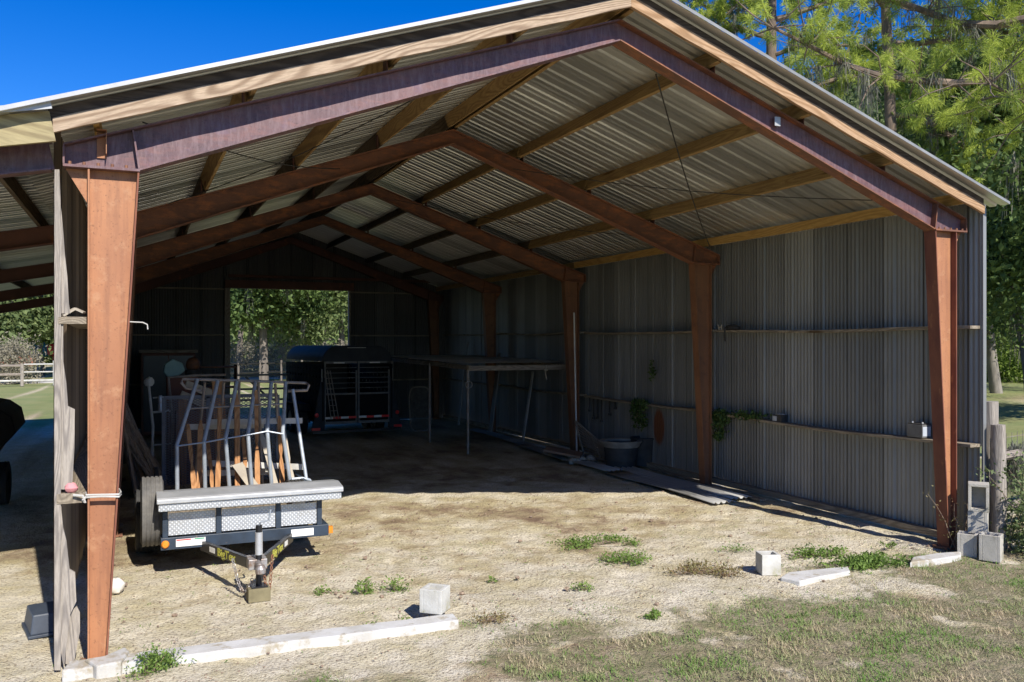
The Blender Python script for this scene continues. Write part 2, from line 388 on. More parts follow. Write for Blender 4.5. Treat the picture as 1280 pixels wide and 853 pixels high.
# purlins: one length per bay, resting on the rafters
def purlin_beam(d, side, y0, y1, mat, w=.04, h=.172, name='purlin', dz=0):
    x = RX+side*d; z = under(x)-.005-h/2+dz
    b = MB(); ny = Vector((side*K, 0, 1)).normalized()
    b.beam((x, y0, z), (x, y1, z), w, h, up=ny); return b.build(name, mat, barn)
for side in (-1, 1):
    for j, d in enumerate((.07, 1.03, 2.13, 3.24)):
        for i in range(4):
            y0 = i*SP+(.004 if i else -.200); y1 = (i+1)*SP-.004
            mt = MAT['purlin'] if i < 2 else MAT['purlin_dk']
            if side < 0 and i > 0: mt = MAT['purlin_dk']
            if j:
                xc = RX+side*(d+.032); cb_ = MB(); cb_.box(xc-.005, i*SP-.05, rtop(xc)-.0, xc+.005, i*SP+.06, under(xc)-.03); cb_.build('purlin_clip', MAT['beam_dark'], barn)
            o = purlin_beam(d+random.uniform(-.012, .012)*(i > 0), side, y0, y1+(.0 if i == 3 else .0), mt)
    for i in range(4):
        y0 = i*SP+(.004 if i else -.20); y1 = (i+1)*SP-.004
        b = MB(); x = RX+side*4.27; b.beam((x, y0, 3.865), (x, y1, 3.865), .04, .12); b.build('eave_strut', MAT['eave'] if i < 2 else MAT['purlin'], barn)
# barge boards
def barge(side, mat):
    b = MB(); n = 24; x0, x1 = RX, RX+side*4.53
    top = []; bot = []
    for i in range(n+1):
        x = x0+(x1-x0)*i/n; wob = .004*math.sin(i*1.7)
        bot.append((x, -.262, under(x)-.188+wob)); top.append((x, -.262, under(x)-.088+wob))
    b.prism(bot+top[::-1], (0, .036, 0)); b.build('barge_board', mat, barn, bevel=.003)
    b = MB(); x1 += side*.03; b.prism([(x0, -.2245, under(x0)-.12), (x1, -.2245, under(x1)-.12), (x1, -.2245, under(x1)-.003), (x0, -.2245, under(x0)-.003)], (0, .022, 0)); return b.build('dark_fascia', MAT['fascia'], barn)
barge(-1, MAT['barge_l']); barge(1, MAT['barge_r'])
# roof sheets with pressed ribs
def rib_profile(y0, y1):
    out = []; y = y0; per = .305
    k = 0
    while y < y1:
        for dy, h in ((0,0),(.105,0),(.118,.024),(.150,.024),(.163,0),(.236,0),(.251,.052),(.278,.052),(.292,0)):
            if y+dy < y1: out.append((y+dy, h))
        y += per; k += 1
    out.append((y1, 0)); return out
def roof(side, xe, name='roof_sheet', y0=-.378, y1=LEN+.3, zf=None, x0=None):
    pr = rib_profile(y0, y1); b = MB(); zf = zf or under
    xs = [RX+side*.01 if x0 is None else x0, xe]; n = 6
    xx = [xs[0]+(xs[1]-xs[0])*i/n for i in range(n+1)]
    sag = lambda x, y: .004*math.sin(y*1.3+x)
    vs = [(x, y, zf(x)+h+sag(x, y)) for y, h in pr for x in xx]
    m = len(pr); fs = [(j*(n+1)+i, j*(n+1)+i+1, (j+1)*(n+1)+i+1, (j+1)*(n+1)+i) for j in range(m-1) for i in range(n)]
    b.add(vs, fs); return b.build(name, MAT['roof'], barn)
roof(1, 9.34); roof(-1, -.32)
# front edge trim under the sheets and ridge cap
for side, xe in ((1, 9.34), (-1, -.32)):
    b = MB(); a = Vector((RX, -.384, under(RX)+.012)); e = Vector((xe, -.384, under(xe)+.012))
    b.prism([a+Vector((0,0,-.014)), e+Vector((0,0,-.014)), e+Vector((0,0,.016)), a+Vector((0,0,.016))], (0, .004, 0))
    b.build('edge_trim', MAT['trim'] if side < 0 else MAT['wall'], barn)
b = MB()
for side in (-1, 1):
    b.prism([(RX, -.395, 5.50), (RX+side*.2, -.395, 5.50-.2*K-.0), (RX+side*.2, -.395, 5.497-.2*K), (RX, -.395, 5.497)], (0, LEN+.7, 0))
b.build('ridge_cap', MAT['trim'], barn)

# corrugated sheets
def corr(pts_fn, u0, u1, zlo, zhi, pitch=.0667, amp=.008, seg=6, nz_=1):
    """sheet along u; pts_fn(u, off, z) -> point; zlo/zhi functions of u"""
    n = int((u1-u0)/pitch*seg); b = MB(); vs = []
    for i in range(n+1):
        u = u0+(u1-u0)*i/n; pan = math.floor((u+50)/.6003)
        off = amp*math.sin(2*math.pi*u/pitch)+.012*(((u+50)/.6003) % 1-.5)+.002*math.sin(pan*3.3)
        for j in range(nz_+1):
            z = zlo(u)+(zhi(u)-zlo(u))*j/nz_; vs.append(pts_fn(u, off, z))
    fs = [(i*(nz_+1)+j, (i+1)*(nz_+1)+j, (i+1)*(nz_+1)+j+1, i*(nz_+1)+j+1) for i in range(n) for j in range(nz_)]
    b.add(vs, fs); return b
rw = corr(lambda u, o, z: (9.18+o, u, z), -.165, LEN+.14, lambda u: (1.13 if u < .10 else .07+.03*noise.noise(Vector((u*.7, 3, 0)))), lambda u: 3.861, nz_=3)
rw.build('wall_cladding', MAT['wall'], barn, smooth=True, ang=80)
lw = corr(lambda u, o, z: (.03+o, u, z), .06, LEN+.14, lambda u: .0, lambda u: 3.86)
lw.build('wall_cladding', MAT['leftwall'], barn, smooth=True, ang=80)
OX0, OX1, OZ = 2.94, 6.19, 3.75
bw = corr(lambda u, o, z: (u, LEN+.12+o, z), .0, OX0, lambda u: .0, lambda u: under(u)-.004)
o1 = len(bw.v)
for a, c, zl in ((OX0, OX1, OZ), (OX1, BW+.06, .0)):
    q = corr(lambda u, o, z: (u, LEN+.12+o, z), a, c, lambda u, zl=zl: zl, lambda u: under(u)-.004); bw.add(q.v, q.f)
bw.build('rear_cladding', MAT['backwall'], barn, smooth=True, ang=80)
# rear framing
b = MB(); b.box(OX0-.14, LEN-.02, 0, OX0-.002, LEN+.10, OZ); b.build('door_jamb', MAT['greywood'], barn)
b = MB(); b.box(OX1+.002, LEN-.02, 0, OX1+.05, LEN+.10, OZ); b.build('door_jamb', MAT['greywood'], barn)
b = MB(); b.box(OX0-.14, LEN-.06, OZ+.002, OX1+.14, LEN+.09, OZ+.22); b.build('door_header', MAT['beam_dark'], barn)
b = MB(); b.box(OX0-.05, LEN-.10, OZ+.30, BW-.4, LEN+.02, OZ+.37); b.build('door_track', MAT['beam_dark'], barn)
for z in (1.17, 2.47, 3.72):
    b = MB(); b.box(.30, LEN+.03, z-.02, OX0-.15, LEN+.10, z+.02); b.build('rear_girt', MAT['greywood_x'], barn)
    b = MB(); b.box(OX1+.06, LEN+.03, z-.02, BW-.3, LEN+.10, z+.02); b.build('rear_girt', MAT['greywood_x'], barn)
# flat girts along the side walls (they serve as ledges), sagging a little
def girt(x0, x1, y0, y1, z, sag=.02, mat=None, th=.035, name='girt'):
    b = MB(); n = 8; t = []
    for i in range(n+1):
        y = y0+(y1-y0)*i/n; zz = z-sag*math.sin(math.pi*i/n)+.006*math.sin(y*2.1)
        t.append((y, zz))
    b.prism([(x0, y, z_+0) for y, z_ in t]+[(x0, y, z_+th) for y, z_ in t[::-1]], (x1-x0, 0, 0)); return b.build(name, mat or MAT['greywood_y'], barn, bevel=.002)
girt(9.0, 9.165, -.16, SP-.09, 2.44); girt(9.0, 9.165, -.16, SP-.09, 1.125, .03)
for i in (1, 2, 3):
    girt(9.0, 9.165, i*SP+.09, (i+1)*SP-.09, 2.44+.015*i, .025); girt(9.0, 9.165, i*SP+.09, (i+1)*SP-.09, 1.15+.01*i, .03)
for i in range(4):
    for z in (2.435, 1.19): girt(.055, .235, i*SP+(.09 if i else -.03), (i+1)*SP-.09, z, .01)
b = MB(); b.box(9.06, .1, .02, 9.15, LEN, .10); b.build('bottom_board', MAT['greywood_y'], barn)
# torn sheet at the front right corner, lower part
b = corr(lambda u, o, z: (9.165+o, u, z), -.16, .098, lambda u: .0, lambda u: 1.14); b.build('wall_cladding', MAT['wall'], barn, smooth=True, ang=80)
b = MB(); b.beam((9.185, -.185, .0), (9.185, -.185, 3.78), .05, .02, up=(0,1,0)); b.build('corner_trim', MAT['wall'], barn)
# weathered boards at the front left corner
def pxpoly(pts, yv, th, name, mat):
    b = MB(); b.prism([at(x, y, 1, yv) for x, y in pts], (0, th, 0)); return b.build(name, mat, barn)
pxpoly([(68,212),(68,838),(76,838),(76,640),(76,420),(77,300),(74,212)], -.045, .04, 'corner_board', MAT['greywood'])
pxpoly([(76.2,260),(76.2,392),(88,392),(86,380),(84,345),(81,318),(79,290)], -.03, .025, 'corner_board', MAT['greywood'])
pxpoly([(76.2,405),(76.2,612),(90,612),(93,560),(93.5,512),(85,508),(83,480),(79,452),(79,405)], -.03, .025, 'corner_board', MAT['greywood'])
pxpoly([(76.2,626),(76.2,815),(80,836),(84,800),(88,768),(95.5,752),(94,716),(87,712),(83,676),(79,660),(77,640)], -.03, .025, 'corner_board', MAT['greywood'])
pxpoly([(84,768),(96,758),(100,766),(100,790),(92,832),(82,830)], .01, .022, 'corner_board', MAT['greywood'])
# girt stub ends seen by the left column
b = MB(); b.box(.05, -.05, 1.165, .225, .0, 1.235); b.build('girt', MAT['greywood_y'], barn)
b = MB(); b.box(.06, -.05, 2.42, .235, .0, 2.465); b.build('girt', MAT['greywood_y'], barn)
# lean-to on the left
def lz(x): return 3.86+.2*x
for i in range(NF):
    y = i*SP; b = MB(); z1 = .085
    b.beam((.015, y, lz(.015)-.27), (-6.0, y, lz(-6)-.27), .012, .19)
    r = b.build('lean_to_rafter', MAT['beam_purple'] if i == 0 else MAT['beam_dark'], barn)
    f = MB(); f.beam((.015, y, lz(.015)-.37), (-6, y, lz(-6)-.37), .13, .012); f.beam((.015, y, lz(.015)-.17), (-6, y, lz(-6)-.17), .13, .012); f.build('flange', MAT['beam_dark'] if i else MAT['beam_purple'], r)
    p = MB(); p.box(-6.1, y-.07, 0, -5.96, y+.07, lz(-6)-.38); p.build('lean_to_post', MAT['col_brown'], barn)
for x in (-.45, -1.55, -2.7, -3.9, -5.1):
    b = MB(); b.beam((x, -.22, lz(x)-.085), (x, LEN, lz(x)-.085), .04, .14); b.build('lean_to_purlin', MAT['purlin_dk'], barn)
roof(-1, -6.3, 'lean_to_roof', y0=-.34, y1=LEN+.25, zf=lz, x0=.02)
b = MB(); b.beam((.04, -.25, lz(.04)-.125), (-6.2, -.25, lz(-6.2)-.125), .036, .2); b.build('lean_to_barge', MAT['leanboard'], barn)
b = MB(); b.beam((.04, -.345, lz(.04)-.005), (-6.3, -.345, lz(-6.3)-.005), .004, .045); b.build('edge_trim', MAT['trim'], barn)
# roof rods
rods = [((.6,0.05,3.9),(3.0,SP-.05,4.55)), ((3.3,.05,4.7),(.9,SP-.05,3.95)), ((RX+.9,SP-.05,4.75),(8.5,.1,3.85)), ((5.0,SP*2-.05,4.95),(8.3,SP+.05,3.9))]
for a, c in rods:
    b = MB(); pts = [Vector(a).lerp(Vector(c), t/8)+Vector((0,0,-.10*math.sin(math.pi*t/8))) for t in range(9)]
    b.tube(pts, .006, 5); b.build('brace_rod', MAT['wire'], barn)
# hanging cable from the front ridge area to the second column
b = MB(); a = at(820, 93, 1, .3); c = at(887, 308, 1, SP-.1)
b.tube([a.lerp(c, t/10)+Vector((0,0,-.10*math.sin(math.pi*t/10))) for t in range(11)], .008, 5)
tag(b.build('hanging_cable', MAT['wire']), 'thin dark cable hanging from the front rafter down to the second column', 'cable')

# ------------------------------------------------------------ utility trailer
ut = thing('utility_trailer', 'dark blue single-axle utility trailer with tread plate front and its jack on a wood block', 'trailer', (1.59, 3.0, 0))
TX0, TX1, TY0, TY1 = .78, 2.405, 2.2, 5.3
b = MB(); b.box(TX0, TY0, .268, TX1, TY0+.05, .385); b.box(TX0, TY1-.05, .268, TX1, TY1, .385); b.box(TX0, TY0+.05, .268, TX0+.05, TY1-.05, .385); b.box(TX1-.05, TY0+.05, .268, TX1, TY1-.05, .385)
for x in (at(206.5,640,1,2.2).x, at(273.5,640,1,2.2).x, at(348,640,1,2.2).x, at(399.5,640,1,2.2).x): b.box(x-.025, TY0-.004, .386, x+.025, TY0+.045, .640)
for yy in (3.3, 4.3, 5.25):
    b.box(TX0+.002, yy-.02, .386, TX0+.04, yy+.02, .63); b.box(TX1-.04, yy-.02, .386, TX1-.002, yy+.02, .63)
b.box(TX0, TY0+.046, .631, TX0+.045, TY1, .665); b.box(TX1-.045, TY0+.046, .631, TX1, TY1, .665)
b.box(TX0-.0, TY0-.004, .6405, TX1, TY0+.045, .668)
fr = b.build('frame', MAT['navy'], ut, bevel=.004)
b = MB()
for k in range(10): b.box(TX0+.055+k*.152, TY0+.06, .39, TX0+.055+k*.152+.146, TY1-.06, .425)
b.build('deck', MAT['greywood_y'], ut)
xs = [at(x,640,1,2.2).x for x in (206.5, 273.5, 348, 399.5)]
for i in range(3):
    b = MB(); b.box(xs[i]+.03, TY0+.012, .405, xs[i+1]-.03, TY0+.018, .622); b.build('tread_panel', MAT['tread'], ut)
# toolbox
b = MB(); b.box(.755, 2.06, .669, 2.51, 2.50, .745); tb = b.build('toolbox', MAT['tread'], ut, bevel=.006)
b = MB(); b.prism([(.74, 2.035, .745), (.74, 2.035, .785), (.74, 2.06, .80), (.74, 2.27, .825), (.74, 2.52, .80), (.74, 2.52, .745)], (1.785, 0, 0)); b.build('lid', MAT['alu'], tb, bevel=.006)
for x0, x1, z0, z1, mt, nm in ((220,257,.292,.365,'white','decal'), (364,392,.288,.362,'white','decal')):
    a = at(x0,680,1,2.2).x; c = at(x1,680,1,2.2).x
    b = MB(); b.box(a, TY0-.003, z0, c, TY0-.0005, z1); d = b.build('decal', MAT['white'], ut)
    if x0 == 220:
        q = MB(); q.box(a+.005, TY0-.005, z1-.014, a+.14, TY0-.0035, z1-.004); q.build('stripe', MAT['red'], d)
        q = MB(); q.box(a+.17, TY0-.005, z1-.014, c-.01, TY0-.0035, z1-.004); q.build('stripe', MAT['green'], d)
for x in (TX0+.035, TX1+.0): 
    b = MB()
    if x < 1: b.lathe((x+.005, TY0-.004, .325), [(0, -.03), (.025, -.028), (.038, -.012), (.038, .004)], 16, axis='y')
    else: b.box(x+.002, TY0+.0, .29, x+.045, TY0+.045, .36)
    b.build('marker_light', MAT['amber'], ut, smooth=True)
# wheels
def wheel_mb(c, r, w):
    prof = [(r*.56, -w*.40), (r*.62, -w*.48), (r*.86, -w*.5), (r*.96, -w*.42)]
    for k in range(5):
        x = -w*.38+w*.76*k/4; prof += [(r, x-w*.055), (r, x+w*.055), (r*.975, x+w*.06), (r*.975, x+w*.13)]
    prof = prof[:-2]+[(r*.96, w*.42), (r*.86, w*.5), (r*.62, w*.48), (r*.56, w*.40)]
    return MB().lathe(c, prof, 40, axis='x')
def rim_mb(c, r, w):
    return MB().lathe(c, [(0, -w*.12), (r*.15, -w*.12), (r*.16, -w*.05), (r*.42, -w*.02), (r*.5, -w*.3), (r*.565, -w*.42), (r*.565, w*.42), (r*.5, w*.3), (r*.42, w*.02), (0, w*.02)], 32, axis='x')
for x in (.655, 2.27):
    w = wheel_mb((x, 3.42, .34), .34, .205).build('wheel', MAT['tyre_dk'], ut, smooth=True); rim_mb((x, 3.42, .34), .34, .2).build('rim', MAT['whiterail'], w, smooth=True)
b = MB(); b.tube([(.6, 3.42, .34), (2.30, 3.42, .34)], .035, 10); b.build('axle', MAT['black'], ut, smooth=True)
s = wheel_mb((.71, 2.66, .575), .35, .215).build('spare_wheel', MAT['tyre'], ut, smooth=True); rim_mb((.71, 2.66, .575), .35, .2).build('rim', MAT['whiterail'], s, smooth=True)
b = MB(); b.box(.60, 2.60, .50, .79, 2.72, .64); b.build('spare_bracket', MAT['navy'], ut)
# tongue
AP = Vector((1.55, 1.16, .325))
for (sx, nm) in ((1.16, 0), (2.03, 1)):
    a = Vector((sx, 2.25, .275)); e = AP+Vector((-.045 if nm == 0 else .045, .05, -.02))
    b = MB(); b.beam(a, e, .04, .095); tg = b.build('tongue', MAT['black'], ut, bevel=.004)
    # lettering on the outer face
    d = (e-a).normalized(); outn = Vector((-1, 0, 0)) if nm == 0 else Vector((1, 0, 0))
    sd = d.cross(Vector((0,0,1))).normalized()
    if sd.dot(outn) < 0: sd = -sd
    cu = bpy.data.curves.new('lettering', 'FONT'); cu.body = 'BigTex'; cu.size = .105; cu.extrude = .001; cu.align_x = 'CENTER'; cu.align_y = 'CENTER'; cu.offset = .002
    ob = bpy.data.objects.new('lettering', cu); COL.objects.link(ob)
    dg = bpy.context.evaluated_depsgraph_get(); me = bpy.data.meshes.new_from_object(ob.evaluated_get(dg)); bpy.data.objects.remove(ob)
    lo = bpy.data.objects.new('lettering', me); COL.objects.link(lo); me.materials.clear(); me.materials.append(MAT['yellow']); lo.parent = tg
    xd = d if nm == 0 else -d; zd = sd; yd = zd.cross(xd); xd = xd*1.35; 
    mid = a.lerp(e, .56)+sd*.0225-ut.location
    lo.matrix_local = Matrix(((xd.x, yd.x, zd.x, mid.x), (xd.y, yd.y, zd.y, mid.y), (xd.z, yd.z, zd.z, mid.z), (0,0,0,1)))
    m2 = a.lerp(e, .27)+sd*.0225; b = MB(); b.beam(m2-d*.06, m2+d*.06, .002, .05); b.build('decal', MAT['white'], tg)
b = MB(); b.box(1.47, 1.10, .27, 1.63, 1.30, .36); b.tube([(1.55, 1.14, .33), (1.55, .96, .325)], .03, 10); b.lathe((1.55, .93, .31), [(0, .045), (.03, .04), (.045, .01), (.045, -.03), (.03, -.035)], 14)
b.build('coupler', MAT['chain'], ut, bevel=.004)
b = MB(); b.tube([(1.56, 1.12, .13), (1.56, 1.12, .40)], .027, 14); b.tube([(1.56, 1.12, .60), (1.56, 1.12, .66)], .028, 14); b.box(1.49, 1.05, .118, 1.63, 1.19, .13)
jk = b.build('jack', MAT['black'], ut, smooth=True)
b = MB(); b.tube([(1.56, 1.12, .40), (1.56, 1.12, .60)], .033, 16); b.build('sleeve', MAT['alu'], jk, smooth=True)
b = MB(); b.tube([(1.56, 1.12, .655), (1.575, 1.10, .69), (1.64, 1.08, .705), (1.655, 1.08, .80)], .009, 6); b.build('crank', MAT['pipe'], jk, smooth=True)
def chain(pts, mat, name):
    b = MB(); L = [Vector(p) for p in pts]; n = len(L)-1
    for i in range(n):
        c = (L[i]+L[i+1])/2; d = (L[i+1]-L[i]).normalized(); sd = d.orthogonal().normalized()
        if i % 2: sd = d.cross(sd)
        ring = [c+d*(.022*math.cos(a))+sd*(.013*math.sin(a)) for a in np.linspace(0, 2*math.pi, 10, endpoint=False)]
        b.tube(ring, .0045, 5, close=True)
    return b.build(name, mat, ut, smooth=True)
def cat(p0, p1, sag, n): return [Vector(p0).lerp(Vector(p1), t/n)+Vector((0,0,-sag*math.sin(math.pi*t/n))) for t in range(n+1)]
chain(cat((1.36,1.36,.33),(1.50,1.08,.20),.20,18), MAT['chain'], 'safety_chain'); chain(cat((1.70,1.28,.35),(1.60,1.06,.22),.26,20), MAT['rust'], 'safety_chain')
# wood block under the jack
b = MB(); b.box(1.46, 1.03, 0, 1.65, 1.19, .117); tag(b.build('wood_block', MAT['woodblock'], bevel=.006), 'short mossy wood block under the foot of the utility trailer jack', 'wood block')

# ------------------------------------------------------------ bent pipe rack standing in the trailer
rack = thing('pipe_rack', 'bent galvanised pipe rack standing on the deck of the utility trailer', 'pipe rack', (1.6, 3.6, 0))
fb_ = [(221.6,612),(256.5,612),(287,612),(315,612),(340,611),(364,610)]; bd = [(221,556.5),(255,552),(282,547),(310,542.5),(334,538),(353.5,541.5)]; tp = [(246.6,475),(272,477),(296,478),(319,479),(339,479),(357,479)]
bends = []
for q0, q1, q2 in zip(fb_, bd, tp):
    p1 = at(*q1, 1, 3.5); p2 = at(*q2, 1, 4.1); p0 = at(*q0, 1, 3.6); d = (p0-p1); p0 = p1+d*((.425-p1.z)/d.z)
    bends.append(p1); m0 = p1.lerp(p0, .12); m1 = p1.lerp(p2, .08)
    b = MB(); b.tube([p0, m0, p1, m1, p2], .023, 10); b.build('front_bar', MAT['pipe'], rack, smooth=True)
b = MB(); b.tube([p+Vector((0,-.02,-.01)) for p in bends], .009, 8); b.build('cross_bar', MAT['pipe'], rack, smooth=True)
b = MB(); b.tube([at(236,511,1,3.85), at(290,508,1,3.85), at(356,505,1,3.85)], .011, 8); b.build('cross_bar', MAT['pipe_br'], rack, smooth=True)
# top loop
A = [at(228,474,1,4.12), at(300,476,1,4.12), at(383,479,1,4.12)]; Bk = [at(386,482,1,4.0), at(384,488,1,4.0), at(360,489,1,4.05)]
b = MB(); b.tube([at(252,489,1,4.2), at(232,485,1,4.15), at(227,479,1,4.12)]+A+Bk, .018, 8); b.build('top_loop', MAT['pipe_br'], rack, smooth=True)
for q0, q2 in (((243,600),(256,478)), ((268,606),(280,478)), ((297,606),(299,478)), ((328,606),(323,479)), ((352,606),(344,480))):
    p2 = at(*q2, 1, 4.25); p0 = at(*q0, 1, 4.5); d = p0-p2; p0 = p2+d*((.425-p2.z)/d.z)
    b = MB(); b.tube([p0, p2], .017, 8); b.build('rear_bar', MAT['pipe_br'], rack, smooth=True)
p2 = at(366,487,1,4.0); p0 = at(384,606,1,3.7); d = p0-p2; p0 = p2+d*((.425-p2.z)/d.z)
b = MB(); b.tube([p0, p2], .022, 10); b.build('end_leg', MAT['pipe'], rack, smooth=True)
b = MB(); b.tube([at(365,599,1,3.62), at(378,598,1,3.62), at(387,600,1,3.62), at(391,606,1,3.62), Vector((at(392,612,1,3.62).x, 3.62, .46))], .018, 8); b.build('end_hoop', MAT['pipe'], rack, smooth=True)
b = MB(); b.beam(at(258,528,1,4.45), at(378,526,1,4.3), .02, .07); b.build('rail', MAT['whiterail'], rack); b = MB(); b.beam(at(234,534,1,4.65), at(330,532,1,4.6), .02, .07); b.build('rail', MAT['whiterail'], rack)
b = MB(); b.beam(at(258,579,1,3.95), at(382,584,1,3.9), .02, .07); b.build('rail', MAT['whiterail'], rack); b = MB(); b.beam(at(244,592,1,4.15), at(340,590,1,4.1), .02, .07); b.build('rail', MAT['whiterail'], rack)
# stakes
stk = [((243,612),(235,530),0),((249,612),(251,525),0),((267,612),(259,550),0),((272,612),(275,505),0),((297,612),(296,492),0),((309,612),(304,545),0),((322,612),(320,488),0),((343,600),(326,540),1),((353,612),(349,520),0),((365,600),(354,535),1)]
def stake(a, e, mat, lab, i):
    t = Vector(e)-Vector(a); n = t.normalized(); L = t.length; sd = n.cross(Vector((0,1,0))).normalized(); b = MB()
    hw = .030; z1 = L*.55
    def ring(s, w, th): 
        c = Vector(a)+n*s; return [c-sd*w-Vector((0,th,0)), c+sd*w-Vector((0,th,0)), c+sd*w+Vector((0,th,0)), c-sd*w+Vector((0,th,0))]
    secs = [(0,hw*.9,.014),(L*.33,hw,.014),(L*.42,hw*.75,.012),(L*.5,hw*.35,.01),(L*.56,hw*.7,.012),(L*.9,hw*.8,.012),(L,hw*.5,.008)]
    if i % 3 == 1: secs = [(0,hw,.014),(L*.9,hw,.014),(L,hw*.3,.006)]
    vs = []; 
    for s in secs: vs += ring(*s)
    m = len(secs); fs = [(3,2,1,0), tuple(4*(m-1)+k for k in range(4))]+[(4*j+k, 4*j+(k+1) % 4, 4*j+4+(k+1) % 4, 4*j+4+k) for j in range(m-1) for k in range(4)]
    b.add(vs, fs)
    tag(b.build('wooden_stake', mat), lab, 'stake', 'wooden stakes leaning in the pipe rack')
order = ['first','second','third','fourth','fifth','sixth','seventh','eighth','ninth','last']
for i, (q0, q1, dark) in enumerate(stk):
    y0 = 3.68+.05*(i % 3); p0 = at(*q0, 1, y0); p1 = at(*q1, 1, y0+.25); d = p0-p1; p0 = p1+d*((.43-p1.z)/d.z)
    stake(p0, p1, MAT['stake'] if not dark else MAT['paleboard'], ('orange brown' if not dark else 'pale')+' wooden stake leaning in the pipe rack, %s from the left' % order[i], i)
b = MB(); p0 = at(290,582,1,3.64); p1 = at(303,578,1,3.66); p2 = at(326,610,1,3.62); p3 = at(312,612,1,3.62)
b.prism([p0, p1, p2, p3], (0, .02, 0)); tag(b.build('wood_scrap', MAT['paleboard']), 'pale triangular scrap board lying across the stakes in the pipe rack', 'board')
# expanded metal ramp gate at the rear
def expanded(b, p0, ux, uz, w, h, cell=.055, ch=.11, t=.006):
    """diamond mesh of flat strips in the plane p0 + ux*a + uz*c"""
    p0 = Vector(p0); ux = Vector(ux); uz = Vector(uz); n = ux.cross(uz).normalized()
    nx = int(w/cell); nzz = int(h/ch)
    for i in range(nx):
        for j in range(nzz):
            a = i*w/nx; c = j*h/nzz; A_ = w/nx; C_ = h/nzz
            c0 = p0+ux*(a+A_/2)+uz*c; l = p0+ux*a+uz*(c+C_/2); r = p0+ux*(a+A_)+uz*(c+C_/2); tp_ = p0+ux*(a+A_/2)+uz*(c+C_)
            for s, e in ((c0, l), (c0, r), (l, tp_), (r, tp_)):
                d = (e-s).normalized(); sd = d.cross(n)*t/2
                o = len(b.v); b.v += [s-sd, s+sd, e+sd, e-sd]; b.f.append((o, o+1, o+2, o+3))
gx0, gx1 = .90, 2.36; gz1 = 1.56
b = MB(); 
for a, c in (((gx0,5.36,.30),(gx0,5.36,gz1)), ((gx1,5.36,.30),(gx1,5.36,gz1)), ((1.45,5.36,.3),(1.45,5.36,gz1)), ((gx0,5.36,.32),(gx1,5.36,.32)), ((gx0,5.36,gz1),(gx1,5.36,gz1))): b.beam(a, c, .045, .04, up=(0,1,0))
rg = b.build('ramp_gate', MAT['mesh'], ut)
b = MB(); expanded(b, (gx0+.02,5.36,.34), (1,0,0), (0,0,1), gx1-gx0-.04, gz1-.36, .06, .032, .008); b.build('expanded_mesh', MAT['mesh'], rg)

# ------------------------------------------------------------ black stock trailer
ht = thing('livestock_trailer', 'black livestock trailer with rounded roof and red and white tape on its rear', 'trailer', (5.40, 13.28, 0), R(4))
HW = .85; HL = 3.55; RR = .36; ZT = 2.19
def prof(w=HW, zt=ZT, r=RR, n=8):
    p = []
    for i in range(n+1):
        a = math.pi-(math.pi/2)*i/n; p.append((-w+r+r*math.cos(a), zt-r+r*math.sin(a)))
    for i in range(n+1):
        a = math.pi/2-(math.pi/2)*i/n; p.append((w-r+r*math.cos(a), zt-r+r*math.sin(a)))
    return p
pf = prof(); b = MB(); vs = []; 
for yy in (0, HL):
    for x, z in pf: vs.append((x, yy, z))
    for x, z in prof(HW-.02, ZT-.02, RR-.02): vs.append((x, yy, z))
n = len(pf); fs = []
for i in range(n-1): fs += [(i, i+1, 2*n+i+1, 2*n+i), (n+i, 3*n+i, 3*n+i+1, n+i+1), (i, n+i, n+i+1, i+1), (2*n+i, 2*n+i+1, 3*n+i+1, 3*n+i)]
b.add(vs, fs); hroof = b.build('roof', MAT['blackgloss'], ht, smooth=True, local=True, ang=50)
